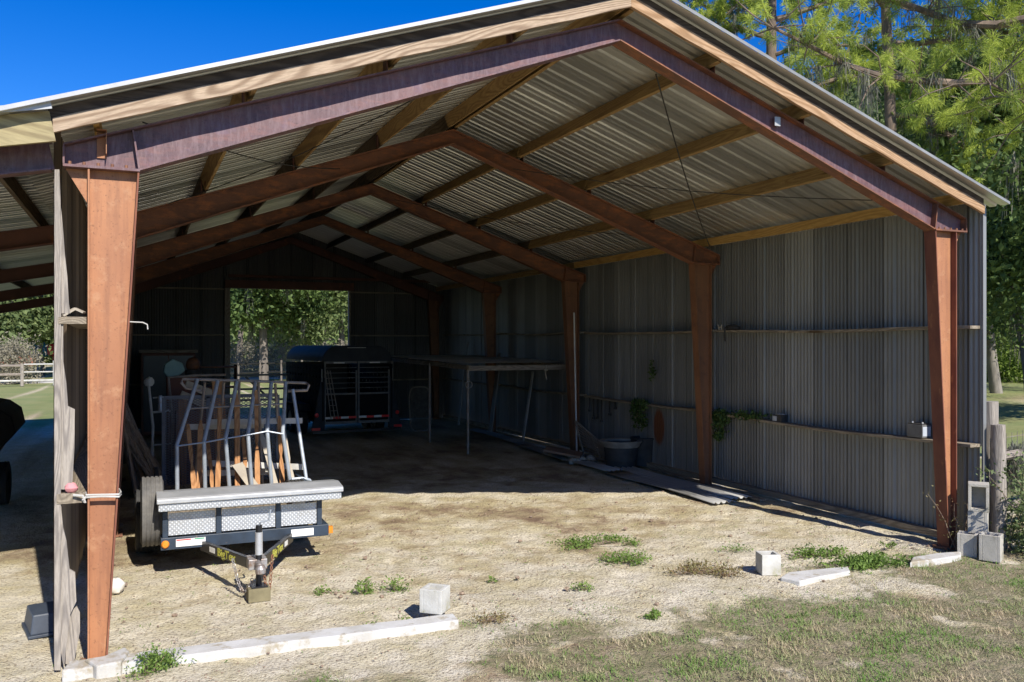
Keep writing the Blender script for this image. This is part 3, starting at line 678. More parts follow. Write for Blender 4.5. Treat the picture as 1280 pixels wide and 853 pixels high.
for sx in (-1, 1):
    b = MB(); x = sx*(HW-.01)
    for z in (.50, 1.02, 1.20, 1.38, 1.56, 1.70): b.box(x-.012, 0, z-.065, x+.012, HL, z+.055)
    for yy in np.linspace(.03, HL-.03, 13): b.box(x-.018, yy-.06, .45, x+.018, yy+.06, 1.76)
    b.box(x-.010, 0, .45, x+.010, HL, 1.0)
    b.build('side_wall', MAT['blackmatt'], ht, local=True)
    # flared rear corner
    b = MB(); b.prism([(sx*HW, -.01, 1.45), (sx*(HW+.03), -.01, 1.30), (sx*1.09, -.01, .22), (sx*(HW-.06), -.01, .22), (sx*(HW-.06), -.01, 1.45)], (0, .10, 0)); fl_ = b.build('corner_flare', MAT['blackgloss'], ht, local=True)
    b = MB(); b.lathe((sx*.985, -.012, .585), [(0, -.03), (.035, -.026), (.05, -.008), (.05, .0)], 16, axis='y'); b.build('tail_light', MAT['red'], ht, local=True, smooth=True)
    b = MB(); b.box(min(sx*.90, sx*1.10), -.018, .23, max(sx*.90, sx*1.10), -.0105, .29); b.build('reflector', MAT['red'], ht, local=True)
    b = MB(); b.box(min(sx*(HW-.02), sx*(HW+.018)), -.018, 1.36, max(sx*(HW-.02), sx*(HW+.018)), -.0105, 1.66); b.build('reflector', MAT['white'], ht, local=True)
    # rear gates
    g0, g1 = (.012, HW-.05) if sx > 0 else (-(HW-.05), -.012)
    b = MB(); y = .02
    b.box(g0, y-.02, .36, g0+.035, y+.02, 1.80); b.box(g1-.035, y-.02, .36, g1, y+.02, 1.62); b.box(g0, y-.021, .36, g1, y+.021, .42); b.box(g0, y-.021, 1.045, g1, y+.021, 1.085)
    for z in (1.20, 1.32, 1.44, 1.56, 1.68): b.tube([(g0+.01, y, z), (g1-.01, y, z)], .011, 6)
    b.box(g0, y-.021, 1.78, g1-.06*(sx > 0), y+.021, 1.83)
    gt = b.build('rear_gate', MAT['gatebar'], ht, local=True)
    b = MB(); nn = 26
    for k in range(nn):
        xa = g0+.036+(g1-g0-.072)*k/nn; xb = g0+.036+(g1-g0-.072)*(k+.6)/nn; b.box(xa, y-.012, .425, xb, y-.002, 1.04)
    b.box(g0+.036, y-.001, .425, g1-.036, y+.006, 1.04); b.build('panel', MAT['blackmatt'], gt, local=True)
    L_ = (g1-g0-.04)/4
    for k in range(4):
        b = MB(); b.box(g0+.02+k*L_, y-.026, .485, g0+.02+(k+1)*L_-.002, y-.0215, .535); b.build('reflective_tape', MAT['white'] if k % 2 == 0 else MAT['red'], gt, local=True)
    b = MB(); b.box(g0+.28 if sx > 0 else g0+.22, y-.026, 1.785, (g0+.28 if sx > 0 else g0+.22)+.26, y-.0215, 1.81); b.build('reflective_tape', MAT['white'], gt, local=True)
    # wheels
    for yy in (1.45, 2.25):
        w = wheel_mb((sx*(HW+.13), yy, .35), .35, .2).build('wheel', MAT['tyre_dk'], ht, smooth=True, local=True); rim_mb((sx*(HW+.13), yy, .35), .35, .2).build('rim', MAT['whiterail'], w, smooth=True, local=True)
    b = MB(); pts = [(1.0+.0, .72), (1.12, .80), (2.58, .80), (2.70, .72)]
    b.prism([(sx*HW, 1.0, .62), (sx*HW, 1.12, .78), (sx*HW, 2.58, .78), (sx*HW, 2.7, .62), (sx*HW, 2.68, .60), (sx*HW, 2.56, .755), (sx*HW, 1.14, .755), (sx*HW, 1.02, .60)], (sx*.26, 0, 0)); b.build('fender', MAT['blackgloss'], ht, local=True)
b = MB(); b.prism([(x, 0, z) for x, z in pf if z > 1.80]+[(HW-.08, 0, 1.825), (-HW+.08, 0, 1.825)], (0, .02, 0)); b.build('rear_header', MAT['blackgloss'], ht, local=True)
b = MB(); b.box(-.25, -.012, 2.145, .2, -.001, 2.16); b.build('marker_strip', MAT['whiterail'], ht, local=True)
b = MB(); b.box(-HW, HL-.02, .45, HW, HL, 1.75); b.build('front_wall', MAT['black'], ht, local=True)
b = MB(); b.box(-1.08, -.05, .16, 1.08, .05, .22); b.box(-HW, .051, .36, HW, HL, .44); b.build('floor', MAT['black'], ht, local=True)
b = MB(); b.beam((-.6, HL, .40), (0, HL+.95, .40), .08, .12); b.beam((.6, HL, .40), (0, HL+.95, .40), .08, .12); b.tube([(0, HL+.9, 0), (0, HL+.9, .75)], .035, 8); b.build('hitch', MAT['black'], ht, local=True)
# slatted panel leaning on the left of the rear gate (a small rack)
b = MB()
for k in range(3): b.tube([(-.80+.06*k, -.045, 1.62), (-.66+.09*k, -.06, .50)], .011, 6)
for t in np.linspace(.05, .95, 9):
    a = Vector((-.80, -.045, 1.62)).lerp(Vector((-.66, -.06, .50)), t); c = Vector((-.68, -.045, 1.62)).lerp(Vector((-.48, -.06, .50)), t); b.tube([a, c], .006, 5)
b.build('gate_ladder', MAT['pipe_br'], ht, local=True)

# ------------------------------------------------------------ tin covered shelf along the right wall
tb_ = thing('tin_covered_shelf', 'tall tin topped shelf of pipe posts and timber rails right of the livestock trailer', 'shelf', (7.8, 12, 0))
for x, y, h in ((6.77, 9.55, 1.78), (6.71, 11.83, 1.80), (6.7, 14.9, 1.84)):
    b = MB(); b.tube([(x, y, 0), (x, y, h)], .028, 10); b.build('post', MAT['pipe_br'], tb_, smooth=True)
b = MB(); b.beam((6.74, 9.55, 1.75), (9.0, 9.45, 1.755), .045, .10); b.build('rail', MAT['greywood_x'], tb_)
b = MB(); b.beam((6.77, 9.45, 1.765), (6.70, 15.1, 1.83), .045, .09); b.build('rail', MAT['greywood_y'], tb_)
b = MB(); b.beam((8.99, 9.5, 1.765), (8.95, 15.1, 1.83), .045, .09); b.build('rail', MAT['greywood_y'], tb_)
q = corr(lambda u, o, z: (z, u, 1.86+.010*(u-9.4)+o), 9.6, 15.3, lambda u: 6.62, lambda u: 9.05, pitch=.0667, amp=.008); q.build('tin_top', MAT['groundtin'], tb_, smooth=True, ang=80)
b = MB(); b.tube([(8.45, 9.36, 1.80), (8.44, 9.37, 1.62), (8.47, 9.37, 1.50)], .012, 6); b.beam((8.41, 9.37, 1.70), (8.49, 9.37, 1.70), .02, .03)
tag(b.build('rag_strip', MAT['paleboard']), 'pale rag strip hanging from the timber rail of the tin covered shelf', 'rag')
b = MB(); b.tube([Vector((6.77+.07*math.cos(a), 9.50, 1.42+.07*math.sin(a))) for a in np.linspace(0, 2*math.pi, 16, endpoint=False)], .010, 6, close=True); tag(b.build('wire_coil', MAT['chain'], smooth=True), 'small wire coil hung on the nearest pipe post of the tin covered shelf', 'coil')
# mesh screen behind it
b = MB(); c0 = Vector((7.24, 14.2, 1.0)); ring = []
for a in np.linspace(0, 2*math.pi, 28, endpoint=False):
    cx = abs(math.cos(a))**.5*math.copysign(1, math.cos(a))*.28; cz = abs(math.sin(a))**.5*math.copysign(1, math.sin(a))*.56; ring.append(c0+Vector((cx, .12*cz, cz-.42+.0)))
mn = min(p.z for p in ring); ring = [p+Vector((0,0,.02-mn)) for p in ring]
b.tube(ring, .02, 6, close=True); sr = thing('mesh_screen', 'rusty mesh screen in a rounded frame in the dark behind the shelf post', 'screen', (7.24, 14.2, 0)); b.build('rim', MAT['greywood_x'], sr, smooth=True)
b = MB(); expanded(b, (7.0, 14.14, .06), (1,0,0), Vector((0,.12,1)).normalized(), .48, 1.1, .04, .04, .014); b.build('mesh', MAT['screen'], sr)

# ------------------------------------------------------------ right wall clutter
# leaning boards and steel bars in the far bays
for i, (x, y, z, w, mt, lab) in enumerate(((8.95, 15.4, 2.3, .10, 'groundtin', 'tall narrow pale strip leaning on the dark wall beyond the tin covered shelf'), (8.97, 11.2, 1.6, .09, 'groundtin', 'pale narrow plank leaning on the wall under the tin covered shelf'), (8.9, 13.0, 2.0, .20, 'wall', 'wide grey plank leaning on the wall beside the fourth column'))):
    b = MB(); b.beam((x-.22, y, .0), (x+.05, y+.02, z), .03, w, up=(0,1,0)); tag(b.build('leaning_plank', MAT[mt]), lab, 'plank', 'planks leaning on the right wall')
b = MB(); qa = at(721,556,1,8.62); qb = at(717.5,391,1,8.62); b.tube([(qa.x, 8.62, .03), (qb.x, 8.62, qb.z)], .017, 10); tag(b.build('white_pipe', MAT['pvc'], smooth=True), 'thin white pipe standing against the third rusty column of the right wall', 'pipe')
# tub
cx, cy = at(766,585,2,0).x+.12, 6.65
tt = thing('round_tub', 'dusty black round tub with a wide pale rim standing on tin sheets', 'tub', (cx, cy, .03))
b = MB(); b.lathe((cx, cy, .03), [(0,0),(.265,0),(.275,.03),(.285,.12),(.29,.125),(.29,.13),(.295,.27),(.302,.275),(.30,.29),(.315,.42),(.315,.425),(.30,.425),(.27,.06),(0,.05)], 36); b.build('body', MAT['tub'], tt, smooth=True)
b = MB(); b.lathe((cx, cy, .03), [(.317,.36),(.335,.37),(.352,.42),(.385,.455),(.39,.475),(.37,.482),(.30,.47),(.29,.45),(.30,.427)], 36); b.build('rim', MAT['tubrim'], tt, smooth=True)
b = MB(); b.lathe((cx, cy, .03), [(.29,.40),(.15,.42),(0,.415)], 20); b.build('water', MAT['tub'], tt)
cx2, cy2 = cx+.50, cy+.02
t2 = thing('rear_tub', 'second darker tub half hidden behind the round tub, hard against the wall', 'tub', (cx2, cy2, .03))
b = MB(); b.lathe((cx2, cy2, .03), [(0,0),(.22,0),(.235,.25),(.245,.47),(.26,.50),(.24,.51),(.22,.46),(.2,.03),(0,.03)], 28); b.build('body', MAT['tub'], t2, smooth=True)
# lattice rack behind the tub
b = MB(); p0 = Vector((8.62, 7.75, 0)); p1 = Vector((9.05, 7.75, .0))
for k in range(12):
    t = k/11; a = Vector((8.66, 8.35-.95*t*.0, .02+.66*t)); 
lr = thing('slatted_rack', 'leaning slatted metal rack behind the round tub', 'rack', (8.8, 7.6, 0))
b = MB()
for a, c in (((8.55,8.25,.72),(8.62,7.1,.30)), ((8.75,8.25,.02),(8.85,7.1,.02)), ((8.55,8.25,.72),(8.75,8.25,.02)), ((8.62,7.1,.30),(8.85,7.1,.02)), ((8.59,7.68,.51),(8.80,7.68,.02))): b.beam(a, c, .03, .03)
b.build('frame', MAT['greywood'], lr)
b = MB()
for k in range(11):
    t = (k+.5)/11; a = Vector((8.55,8.25,.72)).lerp(Vector((8.75,8.25,.02)), t); c = Vector((8.62,7.1,.30)).lerp(Vector((8.85,7.1,.02)), t); b.beam(a, c, .012, .018)
b.build('slat', MAT['pipe_br'], lr)
# tools hanging under the girt
for i, (px, l) in enumerate(((737,.28),(742,.42),(747,.40),(752,.46),(762,.30),(769,.16))):
    p = at(px, 500, 0, 9.10); b = MB(); w = .016+.012*(i % 3 == 2)
    b.beam((9.10, p.y, 1.17), (9.11, p.y+.01, 1.17-l), w, .018, up=(0,1,0)); b.lathe((9.10, p.y, 1.165-l), [(0,-.03),(.035,-.02),(.03,.02),(0,.03)], 8)
    tag(b.build('hanging_strap', MAT['tub']), 'dark strap hanging below the wall ledge behind the round tub, %s from the left' % order[i], 'strap', 'dark straps hanging below the wall ledge')
# flat boards near the third column
b = MB(); q = [at(688,560,1,8.0), at(708,552,1,8.3), at(741,566,1,7.9), at(718,577,1,7.5)]
c0 = Vector((8.13, 7.95, .16)); b.beam(c0+Vector((-.30,.18,.07)), c0+Vector((.28,-.22,-.05)), .62, .045); o = b.build('paving_board', MAT['plate_br'], bevel=.006); tag(o, 'brown flat board propped at a tilt on rubble beside the third column', 'board')
rr = random.Random(5); b = MB()
for k in range(9): b.blob((8.05+rr.uniform(0,.55), 7.45+rr.uniform(-.1,.45), .05), (rr.uniform(.05,.10), rr.uniform(.05,.09), .06), 8, .2, k)
tag(b.build('rubble_heap', MAT['concrete'], smooth=True), 'low heap of rubble chunks under the tilted brown board', 'rubble')
b = MB(); b.beam((8.42,7.15,.04),(8.1,7.9,.04),.10,.07); tag(b.build('short_plank', MAT['greywood_y']), 'short thick plank lying between the tin sheets and the round tub', 'plank')
# tin sheets laid on the ground
for i, (x0, y0, y1, w, z, lab) in enumerate(((7.95, 3.02, 6.1, .42, .028, 'front left tin sheet lying on the dirt along the right wall'), (8.36, 3.10, 7.2, .40, .030, 'tin sheet lying nearest the wall with its end in the sun'), (7.98, 6.0, 10.2, .36, .045, 'long tin sheet lying on the dirt in front of the round tub'), (8.30, 9.6, 13.9, .34, .030, 'far tin sheet lying on the dirt in the shade under the shelf'))):
    dx = .03*(i-1)
    q = corr(lambda u, o, zz: (zz, 0, 0), 0, 1, lambda u: 0, lambda u: 1)
    b = MB(); n = 36; vs = []
    for k in range(n+1):
        u = w*k/n; h = z+.030*(.5+.5*math.sin(2*math.pi*k/9))**2
        for yy in np.linspace(y0+.05*math.sin(i), y1, 6):
            s = (yy-y0)/(y1-y0); vs.append((x0+u+(.0 if i < 2 else .06*s)+(-.10*(1-s) if i < 2 else 0)*0+.04*s, yy+.12*u, h+.012*math.sin(yy*1.9+i)))
    b.add(vs, [(6*k+j, 6*(k+1)+j, 6*(k+1)+j+1, 6*k+j+1) for k in range(n) for j in range(5)])
    o = b.build('ground_tin_sheet', MAT['groundtin'], smooth=True, ang=60); so = o.modifiers.new('s', 'SOLIDIFY'); so.thickness = .0015
    tag(o, lab, 'tin sheet', 'old tin sheets lying along the right wall')
b = MB(); b.beam((8.78, 3.0, .02), (9.05, 6.3, .02), .10, .03); tag(b.build('ground_plank', MAT['greywood_y']), 'long thin plank lying at the foot of the right wall between two columns', 'plank')
# battery, box, cable bundle on the ledges
bt = thing('car_battery', 'grey car battery standing on the wall ledge near the front column', 'battery', (9.07, .38, 1.16))
p = at(1148, 549, 0, 9.07)
bt.location = (9.085, p.y, 1.162)
B0 = bt.location
b = MB(); b.box(B0.x-.08, B0.y-.11, B0.z, B0.x+.07, B0.y+.11, B0.z+.15); b.build('case', MAT['battery'], bt, bevel=.006)
b = MB(); b.box(B0.x-.075, B0.y-.105, B0.z+.151, B0.x+.065, B0.y+.105, B0.z+.165); b.build('lid', MAT['tub'], bt, bevel=.003)
for dy in (-.07, .07):
    b = MB(); b.lathe((B0.x-.03, B0.y+dy, B0.z+.166), [(.012,0),(.011,.016),(0,.017)], 10); b.build('terminal', MAT['alu'], bt, smooth=True)
b = MB(); b.box(B0.x-.075, B0.y-.1135, B0.z+.02, B0.x+.055, B0.y-.1105, B0.z+.13); b.build('label_patch', MAT['batlabel'], bt)
p = at(975, 520, 0, 9.08)
bx = thing('small_black_box', 'small black box on the lower wall ledge right of the hanging vine', 'box', (9.08, p.y, 1.135))
Z0 = 1.135; Y0 = p.y
b = MB(); b.box(9.02, Y0-.09, Z0, 9.14, Y0+.09, Z0+.105); b.build('case', MAT['tub'], bx, bevel=.004)
b = MB(); b.box(9.0165, Y0-.0, Z0+.015, 9.0195, Y0+.085, Z0+.085); b.build('label_patch', MAT['batlabel'], bx)
b = MB(); b.box(9.04, Y0-.06, Z0+.106, 9.12, Y0+.06, Z0+.118); b.build('lid', MAT['alu'], bx)
p = at(912, 408, 0, 9.06)
cb = thing('cable_bundle', 'dark cable bundle with a pale ring clamp on the upper wall ledge', 'cable bundle', (9.06, p.y, 2.46))
b = MB(); b.blob((9.08, p.y-.05, 2.505), (.06, .17, .055), 12, .12, 3); b.tube([(9.0, p.y+.03, 2.50), (8.985, p.y+.03, 2.44), (8.99, p.y+.02, 2.30)], .014, 6); b.build('coil', MAT['tub'], cb, smooth=True)
pr_ = at(901, 409, 0, 9.02); b = MB(); b.tube([Vector((9.01, pr_.y+.035*math.cos(a), 2.497+.028*math.sin(a))) for a in np.linspace(0, 2*math.pi, 14, endpoint=False)], .008, 6, close=True); b.tube([(9.01, pr_.y+.03, 2.515), (9.01, pr_.y+.06, 2.56)], .009, 6); b.tube([(9.01, pr_.y-.025, 2.515), (9.01, pr_.y-.035, 2.56)], .007, 6); b.build('clamp', MAT['paleboard'], cb, smooth=True)

# ------------------------------------------------------------ things on and round the left column
b = MB(); xa, xb = .245, .40
for k, z in enumerate((1.205, 1.222)):
    y_ = .085
    b.tube([(xa-.01,-y_,z), (.33,-y_,z-.004*k), (.444,-y_,z-.01), (.455,0,z-.008), (.444,y_,z), (xa-.01,y_,z), (xa-.015,0,z)], .007, 6, close=True)
b.tube([(xa-.01,-.09,1.21),(xa-.03,-.10,1.19),(xa-.015,-.10,1.17),(xa-.03,-.095,1.22),(xa-.09,-.075,1.225)], .009, 6)
tag(b.build('tied_rope', MAT['whiterail'], smooth=True), 'white rope tied round the left front column above the stone ledge', 'rope')
b = MB(); b.blob((.14, -.02, 1.27), (.045, .04, .036), 10, .14, 2); tag(b.build('pink_stone', MAT['pink'], smooth=True), 'pink stone resting on the timber ledge left of the front column', 'stone')
b = MB(); b.beam((.08,-.02,2.475),(.16,.02,2.53),.05,.012); b.beam((.16,.02,2.53),(.22,.0,2.50),.05,.012); tag(b.build('bracket', MAT['paleboard']), 'small bent bracket lying on the upper timber ledge left of the front column', 'bracket')
b = MB(); p = at(165,403,1,0); b.tube([(.50,.04,2.44),(.60,.02,2.435),(.63,.02,2.42),(.633,.02,2.385)], .0045, 6); tag(b.build('wire_hook', MAT['whiterail'], smooth=True), 'white wire hook sticking out of the left front column', 'hook')
b = MB(); b.blob((.385, 1.87, .06), (.085,.07,.075), 12, .1, 9); tag(b.build('white_stone', MAT['stone'], smooth=True), 'white stone on the dirt just behind the left front column', 'stone')
# plastic bin at the left
pb = thing('plastic_bin', 'upturned dark blue plastic bin on the sand left of the corner boards', 'bin', (-.13, 1.0, 0))
c0 = Vector((-.11, 1.0, 0)); 
def frus(z0, z1, w0, w1, l0, l1):
    b = MB(); o = []
    for z, w, l in ((z0, w0, l0), (z1, w1, l1)):
        for i, j in ((-1,-1),(1,-1),(1,1),(-1,1)):
            v = Vector((i*w/2, j*l/2, z)); v.rotate(Matrix.Rotation(R(12), 3, 'Z')); o.append(c0+v)
    b.add(o, [(0,3,2,1),(4,5,6,7),(0,1,5,4),(1,2,6,5),(2,3,7,6),(3,0,4,7)]); return b
frus(.02, .17, .25, .21, .40, .34).build('body', MAT['bin'], pb, bevel=.012); frus(.0, .022, .28, .28, .43, .43).build('rim', MAT['bin'], pb, bevel=.004)

# covered machine at the far left under the lean-to
cm = thing('covered_boat', 'small boat under a dark grey cover beneath the lean-to at the left edge', 'covered boat', (-1.6, 6, 0))
b = MB(); secs = []
for yy, w, z0, z1 in ((5.1,.10,1.0,1.15),(5.25,.40,.82,1.28),(5.7,.62,.72,1.38),(6.6,.72,.68,1.44),(7.9,.72,.68,1.50),(8.4,.5,.75,1.4)):
    r = []
    for k in range(14):
        a = 2*math.pi*k/14; ca, sa = math.cos(a), math.sin(a); ex = .7
        r.append(Vector((-1.42+w*math.copysign(abs(ca)**ex, ca)*(1 if sa > -.3 else .8), yy, (z0+z1)/2+(z1-z0)/2*math.copysign(abs(sa)**ex, sa))))
    secs.append(r)
vs = [p for r in secs for p in r]; fs = [(i*14+k, i*14+(k+1) % 14, (i+1)*14+(k+1) % 14, (i+1)*14+k) for i in range(len(secs)-1) for k in range(14)]+[tuple(range(13,-1,-1)), tuple((len(secs)-1)*14+k for k in range(14))]
b.add(vs, fs); b.build('cover', MAT['cover'], cm, smooth=True, ang=50)
b = MB(); b.tube([r[k] + (r[k]-Vector((-1.42, r[k].y, 1.1)))*.012 for r in (secs[1],) for k in range(14)], .012, 5, close=True); b.tube([p+(p-Vector((-1.42,p.y,1.1)))*.012 for p in secs[3]], .012, 5, close=True); b.tube([(-.84,5.5,.95),(-.82,5.5,.8),(-.84,5.5,.68)], .012, 5); b.build('strap', MAT['black'], cm)
b = MB(); b.prism([(-1.9,5.3,.75),(-1.0,5.3,.75),(-1.2,5.3,.42),(-1.7,5.3,.42)], (0,3,0)); b.build('hull', MAT['greywood_y'], cm)
b = MB(); b.beam((-1.7,5.2,.36),(-1.7,8.4,.36),.06,.1); b.beam((-1.1,5.2,.36),(-1.1,8.4,.36),.06,.1); b.build('cradle', MAT['black'], cm)
w = MB()
for x in (-1.98, -.92):
    ww = wheel_mb((x,7.2,.3),.3,.18).build('wheel', MAT['tyre_dk'], cm, smooth=True)
b = MB(); b.tube([(-1.98,7.2,.3),(-.92,7.2,.3)], .03, 8); b.tube([(-1.4,5.2,0),(-1.4,5.2,.34)], .03, 8); b.build('axle', MAT['black'], cm)

cm.location.x -= .24
# ------------------------------------------------------------ clutter at the left wall behind the trailer
rr = random.Random(3)
bd_ = thing('stick_bundle', 'bundle of dry grey sticks and boards leaning on the left wall behind the front column', 'stick bundle', (.8, 8.2, 0))
for k in range(60):
    y0 = 7.4+rr.uniform(-.6,.9); x0 = .55+rr.uniform(0,.55); b = MB(); tx = .22+rr.uniform(0,.22); tz = rr.uniform(.95,1.35)
    b.beam((x0, y0, 0), (tx, y0+.25+rr.uniform(-.1,.1), tz), rr.uniform(.025,.07), rr.uniform(.012,.03)); b.build('stick', MAT['stick'], bd_)
b = MB(); b.tube([(.42,8.6,.3),(.36,8.7,1.2),(.30,8.8,2.0)], [.05,.04,.03], 8); tag(b.build('pole', MAT['greywood'], smooth=True), 'grey pole leaning in the corner above the stick bundle', 'pole')
bc = thing('white_bench_frame', 'white bent tube frame standing between the stick bundle and the trailer', 'frame', (.95, 8.0, 0))
b = MB(); b.tube([(.80,8.0,0),(.82,8.0,.95),(.76,8.0,1.58),(.78,8.0,1.66)], .022, 8); b.build('upright', MAT['whiterail'], bc, smooth=True)
b = MB(); b.tube([(1.12,8.0,0),(1.10,8.0,1.15),(1.05,8.0,1.72),(1.45,8.2,1.74),(1.95,8.3,1.74)], .022, 8); b.build('upright', MAT['pipe_br'], bc, smooth=True)
b = MB(); b.tube([(.82,8.0,1.17),(1.10,8.0,1.19)], .018, 6); b.tube([(.82,8.0,1.40),(1.08,8.0,1.42)], .012, 6); b.tube([(.82,8.0,.65),(1.12,8.0,.66)], .014, 6); b.build('crosspiece', MAT['whiterail'], bc, smooth=True)
b = MB(); b.blob((.76,7.98,1.66), (.075,.05,.075), 8, .15, 4); tag(b.build('white_rag', MAT['whiterail'], smooth=True), 'crumpled white rag on top of the bent tube frame', 'rag')
b = MB(); b.lathe((.93,7.95,1.20), [(0,0),(.035,0),(.035,.11),(.03,.12),(.035,.13),(.035,.22),(.02,.24),(0,.24)], 14); tag(b.build('metal_flask', MAT['alu'], smooth=True), 'shiny metal flask standing on the rail of the bent tube frame', 'flask')
cbn = thing('dark_cabinet', 'dark cabinet with a pale top rail at the rear wall behind the tube frame', 'cabinet', (1.3, 16.2, 0))
b = MB(); b.box(.70,15.9,0,1.95,16.6,2.02); b.build('carcass', MAT['beam_dark'], cbn, bevel=.01); b = MB(); b.box(.66,15.82,2.022,2.0,16.6,2.09); b.build('top_rail', MAT['greywood_x'], cbn)
b = MB(); b.box(.76,15.885,.1,1.31,15.898,1.95); b.build('door', MAT['black'], cbn); b = MB(); b.box(1.34,15.885,.1,1.89,15.898,1.95); b.build('door', MAT['black'], cbn)
ck = thing('wooden_crate_stack', 'old brown wooden shelf unit beside the dark cabinet', 'shelf', (2.3, 14.5, 0))
b = MB(); 
for z in (.02,.6,1.2,1.68): b.box(1.95,14.3,z,2.75,14.8,z+.035)
b.box(1.93,14.3,0,1.949,14.8,1.75); b.box(2.751,14.3,0,2.77,14.8,1.75); b.build('carcass', MAT['beam_rust'], ck)
b = MB(); b.blob((2.0,14.4,1.95) if False else (1.72,13.0,1.80), (.16,.14,.16), 8, .05, 1); tag(b.build('red_tank', MAT['beam_rust'], smooth=True), 'dull red round tank end in the dark behind the teal container', 'tank')
b = MB(); b.lathe((1.72,13.0,0), [(0,0),(.17,0),(.17,1.68),(0,1.72)], 16); tag(b.build('dark_drum', MAT['tub'], smooth=True), 'tall dark drum carrying the dull red tank behind the tube frame', 'drum')
tc_ = thing('teal_container', 'pale teal angular plastic container on the wooden stand behind the tube frame', 'container', (1.16, 8.9, 1.62))
b = MB(); b.prism([(1.00,8.8,1.78),(1.06,8.8,1.70),(1.22,8.8,1.70),(1.34,8.8,1.80),(1.30,8.8,1.93),(1.15,8.8,2.0),(1.02,8.8,1.92)], (0,.25,0)); b.build('body', MAT['teal'], tc_, bevel=.02)
b = MB(); b.box(1.05,8.75,0,1.55,9.15,1.695); tag(b.build('wooden_stand', MAT['beam_dark'], bevel=.01), 'dark wooden stand under the teal container', 'stand')
for i, (a, c, lab) in enumerate((((1.30,7.9,1.62),(1.78,7.9,1.42),'upper pale board lying aslant over the ramp gate corner'),((1.22,7.8,1.46),(1.66,7.8,1.26),'lower pale board lying aslant over the ramp gate corner'))):
    b = MB(); b.beam(a, c, .12, .13, up=(0,1,0)); tag(b.build('pale_board', MAT['paleboard'], bevel=.004), lab, 'board')
b = MB(); b.box(1.15,7.7,.0,1.85,8.05,1.20); tag(b.build('storage_box', MAT['beam_dark'], bevel=.01), 'tall dark brown box carrying the slanting pale boards behind the ramp gate', 'box')
b = MB(); b.beam((1.75,6.4,0),(1.68,6.6,1.72),.17,.03,up=(0,1,0)); tag(b.build('brown_board', MAT['stake']), 'upright orange brown board behind the ramp gate', 'board')
b = MB(); b.beam((1.15,5.9,0),(1.17,6.0,1.48),.12,.03,up=(0,1,0)); tag(b.build('narrow_brown_board', MAT['stake']), 'narrow orange brown board seen through the mesh at the left of the ramp gate', 'board')
# black steel frame in front of the rear door
sf = thing('steel_gate_frame', 'black steel frame with diagonal brace standing inside the rear doorway', 'steel frame', (3.5, 16, 0))
b = MB()
for a, c in (((2.86,16,1.44),(4.25,16,1.44)),((2.86,16,1.08),(4.25,16,1.08)),((2.86,16,.80),(4.25,16,.80)),((2.90,16,0),(2.90,16,1.44)),((4.20,16,0),(4.20,16,1.44)),((3.15,16.0,1.40),(3.75,16.0,.82))): b.beam(a, c, .05, .055, up=(0,1,0))
b.build('frame', MAT['black'], sf)

# ------------------------------------------------------------ concrete blocks and slab edging
def block(name, c, rz, size, mat, lab, hollow='z', tilt=0):
    sx, sy, sz = size; o = thing(name, lab, 'concrete block', c, rz, 'loose concrete blocks'); w = .032; b = MB()
    b.box(-sx/2,-sy/2,0,sx/2,-sy/2+w,sz); b.box(-sx/2,sy/2-w,0,sx/2,sy/2,sz); b.box(-sx/2,-sy/2+w,0,-sx/2+w,sy/2-w,sz); b.box(sx/2-w,-sy/2+w,0,sx/2,sy/2-w,sz)
    if hollow == 'y': b.box(-sx/2+w, -sy/2+w, 0, sx/2-w, sy/2-w, .03)
    if sx > .3: b.box(-w/2,-sy/2+w,0,w/2,sy/2-w,sz)
    if hollow == 'y':
        for i, v in enumerate(b.v): b.v[i] = Vector((v.x, sz/2-v.z, v.y+sy/2))
    q = b.build('block_body', mat, o, local=True, bevel=.004)
    o.rotation_euler = (tilt, 0, rz); return o
block('concrete_block', (2.83, .0, .062), R(48), (.195,.195,.195), MAT['whiteblock'], 'white half block standing on the end of the white curb strip', 'z')
p = at(967, 719, 2, 0)
block('concrete_block', (p.x, p.y+.08, .0), R(-20), (.19,.19,.20), MAT['whiteblock'], 'white block alone on the sand beside the long green weeds', 'y' if False else 'z')
block('concrete_block', (8.745, -.33, 0), R(32), (.19,.19,.24), MAT['concrete'], 'grey block on the ground nearest the right front column', 'z')
block('concrete_block', (8.80, -.56, 0), R(28), (.20,.20,.27), MAT['concrete'], 'front grey block on the ground beside the leafy shrub', 'z')
block('concrete_block', (8.92, -.32, .0), R(30), (.19,.19,.225), MAT['concrete'], 'grey block at the bottom of the stack, behind the two front ground blocks', 'z')
block('concrete_block', (8.915, -.32, .227), R(34), (.19,.19,.235), MAT['concrete'], 'grey block in the middle of the stack at the wall corner', 'z')
block('concrete_block', (8.92, -.32, .464), R(-52), (.20,.30,.195), MAT['concrete'], 'topmost grey block with its hollow facing out at the wall corner', 'y')
def slab(name, pts, z, lab, seed):
    b = MB(); rr = random.Random(seed); top = [(x+rr.uniform(-.012,.012), y+rr.uniform(-.012,.012), z) for x, y in pts]
    b.prism([(x, y, -.03) for x, y, _ in top], (0, 0, z+.03)); o = b.build(name, MAT['whitepaint'], bevel=.012); return tag(o, lab, 'curb')
n = 14; pts = []
L0, L1 = Vector((.10, -.22)), Vector((2.93, -.31))
for i in range(n+1): q = L0.lerp(L1, i/n); pts.append((q.x, q.y))
for i in range(n, -1, -1): q = L0.lerp(L1, i/n); pts.append((q.x+.02, q.y+.19))
slab('curb_strip', pts, .062, 'long white painted concrete curb strip running right from the left front column', 1)
